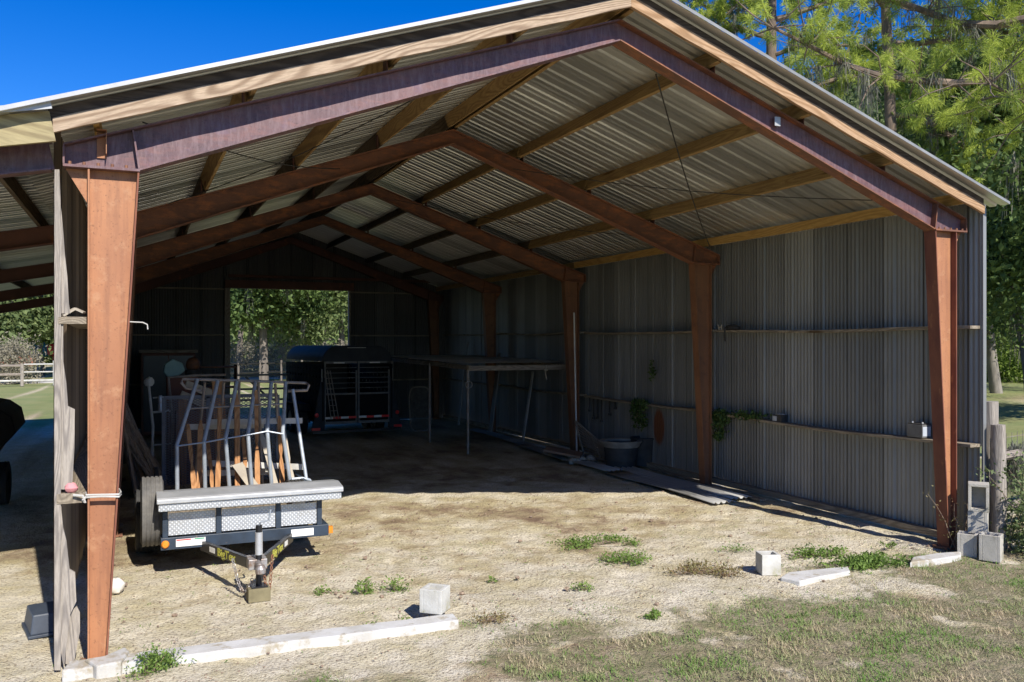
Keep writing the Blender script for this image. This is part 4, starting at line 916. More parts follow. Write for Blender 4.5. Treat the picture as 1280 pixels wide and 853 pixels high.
A_ = [at(x,y,2,.02) for x, y in ((975,724),(1000,728),(1030,722),(1062,716),(1060,710),(1020,713),(985,717))]; slab('broken_curb', [(p.x,p.y) for p in A_], .035, 'broken white curb piece on the sand right of the lone white block', 2)
A_ = [at(x,y,2,.02) for x, y in ((1138,706),(1170,702),(1200,697),(1203,692),(1170,694),(1140,699))]; slab('curb_stub', [(p.x,p.y) for p in A_], .045, 'short white curb stub in front of the right front column', 3)
A_ = [at(x,y,2,.02) for x, y in ((106,842),(130,838),(158,826),(160,832),(150,846),(120,852))]
slab('paint_rubble', [(p.x,p.y+.12) for p in A_], .085, 'crumbled white lump on the curb strip at the foot of the left front column', 4)

# ------------------------------------------------------------ fence on the right
def post_beam(b, a, c, w, h): b.beam(a, c, w, h)
f1 = thing('wire_fence', 'weathered post and rail fence with wire mesh beside the right corner of the barn', 'fence', (9.4, -.3, 0))
b = MB(); b.tube([(9.27,-.30,0),(9.27,-.30,.7),(9.26,-.30,1.38)], [.085,.08,.075], 9); b.build('post', MAT['greywood'], f1, smooth=True)
b = MB(); b.tube([(9.40,-.10,0),(9.40,-.10,1.62)], [.09,.085], 9); b.build('post', MAT['greywood'], f1, smooth=True)
for (x, y) in ((11.6,.35),(14.0,.8)):
    b = MB(); b.tube([(x,y,0),(x,y,1.3)], [.07,.06], 8); b.build('post', MAT['greywood'], f1, smooth=True)
for z in (1.02, .45):
    b = MB(); b.tube([(9.3,-.28,z),(11.6,.35,z-.03),(14.0,.8,z)], .05, 7); b.build('rail', MAT['greywood_x'], f1, smooth=True)
b = MB(); ux = Vector((2.3,.65,0)).normalized()
for k in range(30): p = Vector((9.34,-.20,0))+ux*(.16*k); b.tube([p, p+Vector((0,0,1.25))], .003, 4)
for k in range(9): z = .08+.14*k; b.tube([Vector((9.34,-.20,z)), Vector((9.34,-.20,z))+ux*4.7], .003, 4)
b.build('wire_mesh', MAT['pipe_br'], f1)

# ------------------------------------------------------------ ground
def gcoords(lo, hi, step, far):
    c = list(np.arange(lo, hi+1e-6, step)); s = step; x = hi
    while x < far: s *= 1.25; x += s; c.append(x)
    s = step; x = lo; pre = []
    while x > -far: s *= 1.25; x -= s; pre.append(x)
    return np.array(pre[::-1]+c)
gx = gcoords(-1.6, 12.2, .048, 600); gy = gcoords(-3.8, 7.0, .048, 600)
pr_r = random.Random(77); PIT = {}
for _ in range(900):
    q = (pr_r.uniform(0, 9), pr_r.uniform(-.8, 6.5), pr_r.uniform(.05, .13), pr_r.uniform(-.022, .012))
    for a in range(-1, 2):
        for c in range(-1, 2): PIT.setdefault((int(q[0]*4)+a, int(q[1]*4+8)+c), []).append(q)
def pits(x, y):
    z = 0
    for q in PIT.get((int(x*4), int(y*4+8)), ()):
        d = ((x-q[0])**2+(y-q[1])**2)/q[2]**2
        if d < 4: z += q[3]*math.exp(-d*1.5)
    return z
def fbm(x, y, s, seed=0, o=4): return noise.fractal(Vector((x*s+seed*7.1, y*s-seed*3.7, seed*1.3)), 1.0, 2.0, o)
def sstep(a, b, x): t = min(1, max(0, (x-a)/(b-a))); return t*t*(3-2*t)
def grass_mask(x, y):
    n1 = fbm(x, y, .9, 1); n2 = fbm(x, y, 2.6, 2, 5)
    if x > 9.35 and y > -3: m = sstep(9.35, 10.2, x+n1*.3)
    elif y > 19.2: m = sstep(19.8, 20.6, y+.3*n1)
    elif x < -7: m = sstep(-7, -9, x)
    else: m = 0
    edge = -.62-.25*sstep(0, 3, 3-x)+.35*sstep(5.5, 8.5, x)
    f = sstep(-.55, .9, (edge-y)+n1*.75+n2*.45)
    if y < 1 : m = max(m, f)
    # bare patches in the lawn
    m *= 1-.85*sstep(.12, .42, fbm(x, y, 1.3, 5, 5))
    return m
def soil(x, y):
    """pale sand (1) .. brown litter (0)"""
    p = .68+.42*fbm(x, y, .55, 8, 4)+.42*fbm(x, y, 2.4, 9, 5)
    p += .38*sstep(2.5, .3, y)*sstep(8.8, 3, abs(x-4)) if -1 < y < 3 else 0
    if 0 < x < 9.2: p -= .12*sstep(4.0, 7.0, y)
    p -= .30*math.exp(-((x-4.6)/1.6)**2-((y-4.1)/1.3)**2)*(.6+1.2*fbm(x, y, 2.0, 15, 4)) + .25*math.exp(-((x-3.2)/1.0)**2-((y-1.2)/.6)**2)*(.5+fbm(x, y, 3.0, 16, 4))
    return min(1, max(0, p))
verts = []; cols = []
for y in gy:
    for x in gx:
        inn = -2 < x < 12.5 and -4 < y < 20
        z = 0
        if inn:
            z = .016*fbm(x, y, .8, 3, 4)+.013*fbm(x, y, 4, 4, 5)-.010+pits(x, y)-.014*(math.exp(-((x-4.1-.03*y)/.13)**2)+math.exp(-((x-5.9-.03*y)/.13)**2))*(.6+fbm(x, y, 1.5, 51, 3))
            # gentle pull of soil below the slabs and posts
        elif abs(x) < 120 and abs(y) < 120: z = .03*fbm(x, y, .15, 6, 2)-.02
        verts.append((x, y, z)); 
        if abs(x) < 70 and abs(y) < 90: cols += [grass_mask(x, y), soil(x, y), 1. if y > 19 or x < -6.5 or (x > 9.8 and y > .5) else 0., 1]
        else: cols += [1, .5, 1, 1]
nxg, nyg = len(gx), len(gy)
faces = [(j*nxg+i, j*nxg+i+1, (j+1)*nxg+i+1, (j+1)*nxg+i) for j in range(nyg-1) for i in range(nxg-1)]
me = bpy.data.meshes.new('ground'); me.from_pydata(verts, [], faces); me.shade_smooth()
ca = me.color_attributes.new('g', 'FLOAT_COLOR', 'POINT'); ca.data.foreach_set('color', cols)
gm, nt, bs = newmat('sandy ground')
A = nt.nodes.new('ShaderNodeAttribute'); A.attribute_name = 'g'; sp = nt.nodes.new('ShaderNodeSeparateColor'); nt.links.new(A.outputs['Color'], sp.inputs[0])
v = coords(nt); n_f = nz(nt, v, 9, 8, .7); n_m = nz(nt, v, 2.3, 6, .6); n_s = nz(nt, v, 45, 4, .6)
def madd(a, b, c=0):
    m = nt.nodes.new('ShaderNodeMath'); m.operation = 'MULTIPLY_ADD'
    for i, q in enumerate((a, b, c)):
        if isinstance(q, (int, float)): m.inputs[i].default_value = q
        else: nt.links.new(q, m.inputs[i])
    return m.outputs[0]
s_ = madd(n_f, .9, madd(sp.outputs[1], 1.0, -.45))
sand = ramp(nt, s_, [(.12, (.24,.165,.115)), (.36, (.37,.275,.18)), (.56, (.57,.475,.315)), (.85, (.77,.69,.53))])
yel = ramp(nt, n_m, [(.42, 0.), (.62, .65)])
sand = mix(nt, yel, sand, (.56,.48,.27))
dk = ramp(nt, n_s, [(.36, .7), (.47, 0.)]); sand = mix(nt, dk, sand, (.22,.155,.10))
# dry leaf litter flecks
vo = nt.nodes.new('ShaderNodeTexVoronoi'); vo.inputs['Scale'].default_value = 34; nt.links.new(v, vo.inputs['Vector'])
fl = ramp(nt, vo.outputs['Distance'], [(.10, 1.), (.2, 0.)]); lit = ramp(nt, madd(n_m, 1.0, madd(sp.outputs[1], -.6, .22)), [(.28, 0.), (.5, .8)])
flk = mix(nt, 1., fl, lit, 'MULTIPLY'); sand = mix(nt, flk, sand, (.13,.06,.035))
gr = ramp(nt, n_f, [(.3, (.50,.42,.30)), (.45, (.32,.255,.165)), (.58, (.22,.20,.11)), (.72, (.15,.19,.07))])
gfar = ramp(nt, nz(nt, coords(nt), .6, 7), [(.35, (.30,.32,.12)), (.65, (.19,.27,.08))])
gr = mix(nt, madd(sp.outputs[2], .75, .1), gr, gfar)
gfac = ramp(nt, madd(n_f, .9, madd(sp.outputs[0], .8, 0)), [(.62, 0.), (.95, .9)])
nt.links.new(mix(nt, gfac, sand, gr), bs.inputs['Base Color']); bs.inputs['Roughness'].default_value = .95; bs.inputs['Specular IOR Level'].default_value = .15
hh = madd(n_f, .8, madd(n_s, .5, madd(n_m, .35, 0)))
bump(nt, bs, hh, 1., .055)
me.materials.append(gm); g = bpy.data.objects.new('ground', me); COL.objects.link(g); tag(g, kind='structure')
# a far road
b = MB(); b.box(-60, 47.5, -.05, 40, 50.5, .012); tag(b.build('road', M('pale road', (.52,.50,.47), (.42,.40,.37), .5, .9)), kind='structure')

# ------------------------------------------------------------ leaf geometry
def quads(name, P, v, mat, parent=None, tri=False):
    k = 3 if tri else 4; N = len(P)//k; off = Vector((0,0,0)); p = parent
    while p is not None: off = off+p.location; p = p.parent
    P = P-np.array(off)
    me = bpy.data.meshes.new(name); me.vertices.add(len(P)); me.vertices.foreach_set('co', P.astype(np.float32).ravel())
    me.loops.add(len(P)); me.loops.foreach_set('vertex_index', np.arange(len(P), dtype=np.int32))
    me.polygons.add(N); me.polygons.foreach_set('loop_start', np.arange(N, dtype=np.int32)*k); me.polygons.foreach_set('loop_total', np.full(N, k, dtype=np.int32))
    a = me.attributes.new('v', 'FLOAT', 'POINT'); a.data.foreach_set('value', np.repeat(v, k).astype(np.float32))
    me.update(); me.materials.append(mat)
    o = bpy.data.objects.new(name, me); COL.objects.link(o); o.parent = parent; return o
def unit(n):
    d = rng.normal(size=(n, 3)); return d/np.linalg.norm(d, axis=1)[:, None]
def leaves(centers, n, spread, size, asp=.5, flat=1.0, shell=False):
    c = np.repeat(np.asarray(centers), n, axis=0); N = len(c)
    d = rng.normal(size=(N, 3))*np.array([spread, spread, spread*flat])
    c = c+d; a = unit(N); b = np.cross(a, unit(N)); b /= np.linalg.norm(b, axis=1)[:, None]+1e-9
    s = size*rng.uniform(.6, 1.3, N)[:, None]
    P = np.stack([c-a*s, c+b*s*asp, c+a*s, c-b*s*asp], 1).reshape(-1, 3)
    cl = np.repeat(rng.uniform(0, 1, len(centers)), n); v = np.clip(.5*cl+.5*rng.uniform(0, 1, N), 0, 1)
    return P, v
def limbtube(b, p0, d, L, r0, r1, n=6, wob=.12, seed=0, drop=0, k=7):
    rr = random.Random(seed); pts = [Vector(p0)]; rs = [r0]; d = Vector(d).normalized()
    for i in range(1, n+1):
        d = (d+Vector((rr.uniform(-wob, wob), rr.uniform(-wob, wob), rr.uniform(-wob, wob)*1.3-drop))).normalized(); pts.append(pts[-1]+d*(L/n)); rs.append(r0+(r1-r0)*i/n)
    b.tube(pts, rs, k); return pts
def broadleaf(name, x, y, h, cr, base, seed, label, cat='tree', mat='oak1', bark='oakbark', ncl=110, nl=110, ls=.16, moss=0, group='trees behind the barn', trunk_r=None, lean=(0,0), spread=.75):
    rr = random.Random(seed); t = thing(name, label, cat, (x, y, 0), 0, group); b = MB(); tr = trunk_r or h*.022
    top = limbtube(b, (x, y, -.1), (lean[0], lean[1], 1), h*.75, tr, tr*.3, 8, .08, seed, k=9)
    cl = []
    for i in range(rr.randint(8, 11)):
        q = top[rr.randint(3, 8)]; a = rr.uniform(0, 2*math.pi); L = cr*rr.uniform(.6, 1.05)
        if q.z < base: q = top[6]
        pts = limbtube(b, q, (math.cos(a), math.sin(a), rr.uniform(.05, .7)), L, tr*.4, tr*.08, 5, .25, seed*31+i, k=6)
        for p in pts[2:]: cl.append(tuple(p))
        for s in range(3):
            q2 = pts[rr.randint(2, 5)]; pp = limbtube(b, q2, (rr.uniform(-1,1), rr.uniform(-1,1), rr.uniform(-.2,.8)), L*.4, tr*.12, tr*.03, 3, .3, seed*57+i*5+s, k=5); cl += [tuple(p) for p in pp[1:]]
    zc = (base+h)/2; zr = (h-base)/2
    while len(cl) < ncl:
        d = Vector((rr.gauss(0,1), rr.gauss(0,1), rr.gauss(0,1))).normalized()*rr.uniform(.55, 1.0)
        cl.append((x+lean[0]*h*.5+d.x*cr, y+lean[1]*h*.5+d.y*cr, zc+d.z*zr))
    b.build('trunk', MAT[bark], t, smooth=True)
    P, v = leaves(cl, nl, spread, ls, .5, .7); quads('crown', P, v, MAT[mat], t)
    if moss:
        c = np.array([cl[rr.randrange(len(cl))] for _ in range(moss)])+rng.normal(size=(moss, 3))*.5
        n = 26; cc = np.repeat(c, n, axis=0); N = len(cc); L = np.repeat(rng.uniform(.5, 1.9, moss), n)*rng.uniform(.4, 1, N)
        cc = cc+rng.normal(size=(N, 3))*np.array([.10, .10, .15]); w = rng.uniform(.012, .03, N); th = rng.uniform(0, math.pi, N)
        dx = np.stack([np.cos(th)*w, np.sin(th)*w, np.zeros(N)], 1); dn = np.stack([rng.normal(size=N)*.09, rng.normal(size=N)*.09, -L], 1)
        P = np.stack([cc-dx, cc+dx, cc+dn+dx*.3, cc+dn-dx*.3], 1).reshape(-1, 3); quads('hanging_moss', P, rng.uniform(0, 1, N), MAT['moss'], t)
    return t
def dirpt(px, D):
    """ground point D metres from the camera in photo direction px"""
    p = at(px, 426.5, 1, 100.); d = Vector((p.x-CAM[0], p.y-CAM[1], 0)).normalized(); return CAM[0]+d.x*D, CAM[1]+d.y*D
def tuft_geom(tips, dirs, n, L, w):
    c = np.repeat(tips, n, axis=0); D = np.repeat(dirs, n, axis=0); N = len(c)
    d = D*.6+unit(N)*.95; d[:, 2] -= .12; d /= np.linalg.norm(d, axis=1)[:, None]
    l = L*rng.uniform(.6, 1.1, N)[:, None]*np.repeat(rng.uniform(.5, 1.15, len(tips)), n)[:, None]; base = c-D*rng.uniform(0, .22, N)[:, None]*1.2
    sd = np.cross(d, unit(N)); sd /= np.linalg.norm(sd, axis=1)[:, None]
    mid = base+d*l*.6; tip = base+d*l; tip[:, 2] -= .18*l[:, 0]
    P = np.stack([base, mid+sd*w, tip, mid-sd*w], 1).reshape(-1, 3)
    v = np.clip(np.repeat(rng.uniform(0, 1, len(tips)), n)*.6+rng.uniform(0, .4, N), 0, 1); return P, v
def pine(x, y, h, seed, label, limbs, moss=0, r=.3, nn=95, L=.30, w=.006):
    rr = random.Random(seed); t = thing('pine_tree', label, 'pine tree', (x, y, 0), 0, 'pine trees right of the barn'); b = MB()
    top = limbtube(b, (x, y, -.1), (0,0,1), h, r, r*.3, 9, .04, seed, k=10)
    tips = []; dirs = []; mp = []
    for i, (z, dx, dy, dz, Lb, rb) in enumerate(limbs):
        k = min(len(top)-2, int(z/h*9)); f = z/h*9-k; q = top[k].lerp(top[k+1], f)
        pts = limbtube(b, q, (dx, dy, dz), Lb, rb, rb*.25, 8, .22, seed*13+i, k=7); mp += pts
        for j in range(2, 9):
            for s in range(7):
                d = Vector((rr.uniform(-1,1), rr.uniform(-1,1), rr.uniform(-.45,.8))).normalized()
                sub = limbtube(b, pts[j], d, rr.uniform(.4, 1.7), rb*.16, rb*.06, 3, .35, seed*101+i*40+j*4+s, k=5)
                dd = (sub[-1]-sub[-2]).normalized(); tips.append(sub[-1]); dirs.append(dd)
                if rr.random() < .8: tips.append(sub[-2]+Vector((rr.uniform(-.25,.25), rr.uniform(-.25,.25), rr.uniform(-.1,.3)))); dirs.append((dd+Vector((0,0,.4))).normalized())
                mp.append(sub[1])
    b.build('trunk', MAT['bark'], t, smooth=True)
    P, v = tuft_geom(np.array([tuple(p) for p in tips]), np.array([tuple(d) for d in dirs]), nn, L, w); quads('needles', P, v, MAT['needle'], t)
    if moss:
        c = np.array([tuple(mp[rr.randrange(len(mp))]) for _ in range(moss)]); n = 30; cc = np.repeat(c, n, axis=0); N = len(cc)
        cc = cc+rng.normal(size=(N, 3))*np.array([.07,.07,.04]); Lm = np.repeat(rng.uniform(.15, .8, moss), n)*rng.uniform(.25, 1, N); wd = rng.uniform(.004, .012, N); th = rng.uniform(0, math.pi, N)
        dx = np.stack([np.cos(th)*wd, np.sin(th)*wd, np.zeros(N)], 1); dn = np.stack([rng.normal(size=N)*.09, rng.normal(size=N)*.09, -Lm], 1)
        P = np.stack([cc-dx, cc+dx, cc+dn+dx*.3, cc+dn-dx*.3], 1).reshape(-1, 3); quads('hanging_moss', P, rng.uniform(0, 1, N), MAT['moss'], t)
    return t
cR = Vector((math.cos(YAW), -math.sin(YAW), 0)); cF = Vector((math.sin(YAW), math.cos(YAW), 0))
def rl(rgt, fwd, up): v = cR*rgt+cF*fwd; return (v.x, v.y, up)
# near pine, trunk just outside the right edge, limbs reaching left over the view
x, y = dirpt(1390, 19)
pine(x, y, 15, 3, 'near pine reaching in from the right edge with long limbs above the roof',
     [(z, *rl(a, f, u), L, r) for z, a, f, u, L, r in ((7.4,-1,.1,.05,6.4,.10),(8.6,-.9,.5,.15,5.2,.10),(9.6,-1,-.2,.25,5.6,.10),(10.4,-.5,-.6,.3,4,.09),(6.4,-.6,-.7,.1,3.6,.08),(11.5,-.9,.3,.3,5,.09),(8.0,.8,.4,.2,4,.09),(10,.9,-.3,.2,4,.09),(12.6,-.7,.0,.4,4,.08))], moss=150, r=.26, nn=150, L=.23, w=.0045)
x, y = dirpt(962, 30)
pine(x, y, 24, 8, 'tall pine with pale scarred mossy trunk just above the right roof slope',
     [(z, *rl(a, f, u), L, r) for z, a, f, u, L, r in ((12.6,-1,0,.2,4,.09),(13.2,1,-.2,.1,5,.10),(14.2,-.7,-.7,.2,4,.08),(15,.6,-.7,.1,4.5,.09),(15.6,-1,.2,.1,4.5,.08),(16.5,1,.1,.2,5,.09),(17.4,.1,-1,.1,4.5,.08),(18.4,-.8,.4,.2,4,.07),(19.6,.8,0,.2,4,.07),(12.0,.9,-.5,.0,4.4,.08))], moss=60, r=.27, nn=150, L=.27, w=.008)
x, y = dirpt(1120, 25)
pine(x, y, 21, 12, 'middle pine carrying bright yellow green tufts at the top right of the view',
     [(z, *rl(a, f, u), L, r) for z, a, f, u, L, r in ((9.5,-1,0,.2,3.6,.08),(10.3,1,-.2,.1,4.4,.09),(11.2,-.7,-.7,.2,4,.08),(12,.6,-.7,.1,4.4,.08),(12.6,-1,.2,.1,4.6,.08),(13.4,1,.1,.2,5,.08),(14.2,.1,-1,.1,4,.07),(8.4,.9,.2,.0,4,.08))], moss=60, r=.20, nn=150, L=.25, w=.0068)
# oaks behind
oaks = [(905, 52, 17, 5.0, 3, 'oak3'), (1000, 47, 18, 5.4, 2.5, 'oak3'), (1085, 52, 21, 6.2, 2, 'oak1'), (1150, 40, 16, 5.2, 2.2, 'oak3'), (1205, 50, 20, 6, 1.5, 'oak3'), (1290, 36, 13.5, 5.0, 1.6, 'oak1'), (1310, 46, 16, 5.5, 1.5, 'oak1'), (1345, 30, 13, 4.5, 1.5, 'oak1')]
ol = ['grey green oak furthest left of the trees above the right roof slope', 'dark oak behind the pale trunked pine', 'tall dark oak between the two middle pines', 'olive oak behind the middle pine', 'large dark oak right behind the barn corner', 'dark oak whose crown hangs over the barn corner', 'dark oak at the right edge of the view', 'nearer dark oak beyond the right edge']
for i, (px, D, h, cr, base, mt) in enumerate(oaks):
    x, y = dirpt(px, D); broadleaf('oak_tree', x, y, h, cr, base, 20+i, ol[i], mat=mt, ncl=170, nl=260, ls=.11, moss=60, group='oaks right of the barn', spread=.8, trunk_r=.22)
# leaning pale trunk at the wall corner
x, y = dirpt(1246, 44)
broadleaf('leaning_tree', x, y, 9, 3, 5.5, 41, 'leaning pale grey trunked tree right of the barn corner', mat='oak3', bark='palebark', ncl=50, nl=110, ls=.15, moss=20, group='oaks right of the barn', trunk_r=.27, lean=(-.18,.05))
# low hedge plants on the right beyond the lawn
for i, (px, D, h) in enumerate(((1225,60,2.6),(1262,58,2.4),(1300,56,3.0),(1200,62,3.2))):
    x, y = dirpt(px, D); c = [(x+random.uniform(-2.2,2.2), y+random.uniform(-1.5,1.5), random.uniform(.3,h)) for _ in range(40)]
    P, v_ = leaves(c, 90, .45, .12); t = thing('hedge_bush', 'bright green bush across the shaded lawn, %s from the left' % order[i], 'bush', (x, y, 0), 0, 'bushes across the shaded lawn'); quads('foliage', P, v_, MAT['oak2'], t)
# trees seen through the rear doorway
dl = [(300,62,11,4,1.2,'oak1','dark leafy tree at the left of the rear doorway view'), (330,50,11,3.6,2.2,'oak1','dark trunked oak with moss in the middle of the rear doorway view'), (352,74,12,4,.8,'oak2','yellow green tree in the middle of the rear doorway view'), (385,70,12,4,2.5,'oak3','mossy olive tree behind the livestock trailer'), (402,54,11,3,2.6,'oak3','slim pale trunked mossy tree in the rear doorway view'), (428,64,12,4,1,'oak1','dark tree at the right of the rear doorway view'), (270,75,12,4.5,.6,'oak3','olive tree hidden mostly by the rear wall'), (455,72,12,4.5,.6,'oak3','olive tree behind the rear wall on the right'), (365,88,13,5,.6,'oak1','far dark tree at the back of the doorway view')]
for i, (px, D, h, cr, base, mt, lb) in enumerate(dl):
    x, y = dirpt(px, D); broadleaf('tree', x, y, h, cr, base, 60+i, lb, mat=mt, bark='palebark' if i == 4 else 'oakbark', ncl=100, nl=130, ls=.15, moss=36, spread=.7, group='trees behind the rear doorway', trunk_r=.28 if i in (1,4) else None)
# dry brush and fence behind the doorway
for i, px in enumerate((292, 318, 345, 372, 400, 428)):
    x, y = dirpt(px, 56+2*(i % 3)); c = [(x+random.uniform(-1.4,1.4), y+random.uniform(-1,1), random.uniform(.1,1.9)) for _ in range(40)]
    P, v_ = leaves(c, 70, .35, .10, .25); t = thing('dry_bush', 'pale dry bush behind the far fence in the doorway view, %s from the left' % order[i], 'bush', (x, y, 0), 0, 'dry bushes in the doorway view'); quads('twigs', P, v_, MAT['drybush'], t)
ff = thing('field_fence', 'low dark wooden rail fence seen far off through the rear doorway', 'fence', (6, 42, 0))
P0 = Vector((*dirpt(270, 49), 0)); P1 = Vector((*dirpt(450, 52), 0))
for k in range(8):
    q = P0.lerp(P1, k/7); b = MB(); b.tube([q, q+Vector((0,0,1.25))], .06, 6); b.build('post', MAT['oakbark'], ff)
for z in (.55, 1.05):
    b = MB(); b.tube([P0+Vector((0,0,z)), P0.lerp(P1,.5)+Vector((0,0,z+.04)), P1+Vector((0,0,z))], .05, 6); b.build('rail', MAT['black'], ff)
# left background: fence, gate, building, trees
wf = thing('white_rail_fence', 'white pipe rail fence with a tall end post beyond the left lawn', 'fence', (-4, 45, 0))
a = Vector((*dirpt(-60, 51), 0)); c = Vector((*dirpt(170, 51), 0))
for z, r, mt in ((1.12,.035,'whiterail'),(.72,.035,'whiterail'),(.28,.05,'whiterail')):
    s = a.lerp(c, .36) if z > .5 else a
    b = MB(); b.tube([s+Vector((0,0,z)), c+Vector((0,0,z))], r, 6); b.build('rail', MAT[mt], wf)
for t_ in (.36, .53, .7, .87): q = a.lerp(c, t_); b = MB(); b.tube([q, q+Vector((0,0,1.15 if t_ != .53 else 1.3))], .035 if t_ != .36 else .09, 7); b.build('post', MAT['whiterail'] if t_ != .36 else MAT['greywood'], wf)
for z in (.6, 1.05):
    b = MB(); b.tube([a+Vector((0,0,z)), a.lerp(c,.36)+Vector((0,0,z))], .07, 6); b.build('old_rail', MAT['greywood_x'], wf)
hb = thing('farm_building', 'low red walled building with a white metal roof far off at the left', 'building', (*dirpt(20, 92), 0))
x0, y0 = dirpt(-40, 92); x1, y1 = dirpt(42, 92)
b = MB(); b.box(x0, y0, 0, x1, y0+8, 2.7); b.build('wall', MAT['brick'], hb)
b = MB(); b.prism([(x0-.6, y0-.6, 2.7), (x0-.6, y0+4, 4.7), (x0-.6, y0+8.6, 2.7)], (x1-x0+1.2, 0, 0)); b.build('roof', MAT['whiteroof'], hb)
for k in range(3):
    xx = x0+1+(x1-x0-2)*k/2.2; b = MB(); b.box(xx, y0-.05, 1.0, xx+.9, y0-.003, 2.0); b.build('window', MAT['black'], hb)
ll = [(18,60,6.8,3.4,1.8,'oak3','grey green tree in front of the red building'),(54,66,9,4.2,2.6,'oak3','broad olive tree beside the white rail fence'),(-25,70,10,5,1.5,'oak2','yellow green tree at the left edge under the lean-to'),(100,74,10,5,1,'oak3','olive tree behind the corner boards'),(30,112,14,7,2,'oak1','tall dark tree behind the red building'),(75,105,13,6,1,'oak1','dark tree far beyond the white rail fence'),(150,80,10,5,1,'oak1','dark tree behind the left wall'),(-70,95,13,6,1,'oak1','far dark tree beyond the left edge')]
for i, (px, D, h, cr, base, mt, lb) in enumerate(ll):
    x, y = dirpt(px, D); broadleaf('tree', x, y, h, cr, base, 90+i, lb, mat=mt, ncl=90, nl=110, ls=.18, spread=.8, group='trees beyond the left lawn', trunk_r=.14)
for i, px in enumerate((4, 20)):
    x, y = dirpt(px, 54); c = [(x+random.uniform(-1.0,1.0), y+random.uniform(-1,1), random.uniform(.1,2.2)) for _ in range(36)]
    P, v_ = leaves(c, 80, .3, .09, .3); t = thing('dry_bush', ['straggly dry bush at the left edge behind the old rails', 'straggly dry bush behind the old rails nearer the white fence post'][i], 'bush', (x, y, 0), 0, 'dry bushes by the left fence'); quads('twigs', P, v_, MAT['drybush'], t)
x, y = dirpt(47, 72); b = MB(); b.blob((x, y, 1.7), (.85,.5,.6), 10, .15, 3); b.tube([(x,y,0),(x,y,1.5)], .08, 6); tag(b.build('blue_tarp', MAT['blue'], smooth=True), 'blue tarp bundle below the tree beyond the white rail fence', 'tarp')
x, y = dirpt(67.5, 70); b = MB(); b.lathe((x, y, 0), [(0,0),(.09,0),(.09,1.25),(.42,1.35),(.45,1.9),(.30,2.1),(0,2.15)], 12); tag(b.build('red_feeder', MAT['redp'], smooth=True), 'red feeder on a stem beyond the white rail fence beside the corner boards', 'feeder')

c = []
for k in range(1500):
    px = random.uniform(-500, 2100); D = random.uniform(95, 150)
    th = math.atan((px-640)/FPX)+YAW; c.append((CAM[0]+D*math.sin(th), CAM[1]+D*math.cos(th), random.uniform(.5, 1)**.8*random.uniform(1, 15)))
P, v_ = leaves(c, 60, 1.9, .62, .6); tag(quads('distant_woods', P, v_, MAT['oak3']), 'far line of mixed green woods around the fields', 'woods', kind='stuff')
# ------------------------------------------------------------ weeds, vines, shrub, grass
def weed(px, py, rx, ry, h, n, mat, lab, ls=.016, name='weed_clump', world=None):
    if world: x, y = world
    else: p = at(px, py, 2, 0); x, y = p.x, p.y
    t = thing(name, lab, 'weeds', (x, y, 0), 0, 'weed clumps on the sand'); k = max(6, n//11)
    c = []; sub = [(random.gauss(0,.45), random.gauss(0,.45), random.uniform(.18,.5)) for _ in range(7)]
    while len(c) < k:
        q = random.choice(sub); u, w = q[0]+random.gauss(0,1)*q[2]*.6, q[1]+random.gauss(0,1)*q[2]*.6
        if abs(u) < 1.5 and abs(w) < 1.5: c.append((x+u*rx, y+w*ry, random.uniform(.05,1)**1.3*h*.75*max(.25, 1-.5*(u*u+w*w))))
    P, v_ = leaves(c, 15, min(.04, rx*.2), ls*.9, .38, .6); P[:, 2] = np.maximum(P[:, 2], .002); quads('leaves', P, v_, MAT[mat], t)
    b = MB()
    for q in c[:40]: b.tube([(x, y, -.004), (x+(q[0]-x)*.5, y+(q[1]-y)*.5, .004), (q[0], q[1], q[2])], .0025, 4)
    b.build('stems', MAT['weeddry' if False else 'straw'], t)
weed(738,682,.42,.22,.10,1100,'weed','green weed patch in the sand left of centre behind the white blocks',.02)
weed(783,702,.30,.30,.10,650,'weed','smaller green weed patch just in front of the largest inner patch',.02)
weed(870,716,.45,.22,.09,700,'weeddry','half dry green and brown weed patch left of the lone white block',.018)
weed(905,718,.22,.12,.07,250,'weeddry','reddish brown dry weed tuft next to the lone white block',.018)
weed(917,688,.20,.12,.07,170,'weed','sparse green weed behind the lone white block',.016)
weed(1085,707,.72,.17,.12,1700,'weed','long bright green weed bed right of the lone white block',.026)
weed(1022,694,.30,.14,.13,500,'weed','ragged green weed between the lone white block and the long weed bed',.024)
weed(1110,686,.08,.08,.14,90,'weed','single small upright weed near the right wall',.02)
weed(455,743,.11,.09,.16,200,'weed','dark green upright weed behind the curb strip',.02)
weed(494,738,.17,.10,.16,190,'weed','straggly weed next to the upright weed behind the curb strip',.018)
weed(410,741,.13,.07,.06,120,'weed','low green weed near the trailer jack',.018)
weed(607,776,.17,.10,.06,240,'weeddry','dull weed right of the white block on the curb',.016)
weed(732,737,.15,.10,.08,130,'weed','small grey green weed in the middle of the sand',.018)
weed(468,785,.20,.07,.07,150,'weed','thin weed growing along the curb strip near the white block',.016,world=(2.35,-.07))
weed(180,842,.22,.12,.17,800,'weed','bushy green weed over the curb strip near the left front column',.018,world=(.62,-.30))
weed(616,728,.05,.05,.08,50,'weed','tiny dark weed alone in the sand',.016)
weed(815,773,.10,.08,.08,160,'weed','green tuft at the lawn edge in front of the sand',.02)
weed(400,540,.05,.05,.04,20,'weeddry','dry sprig by the right front column',.02,world=(8.95,-.05))
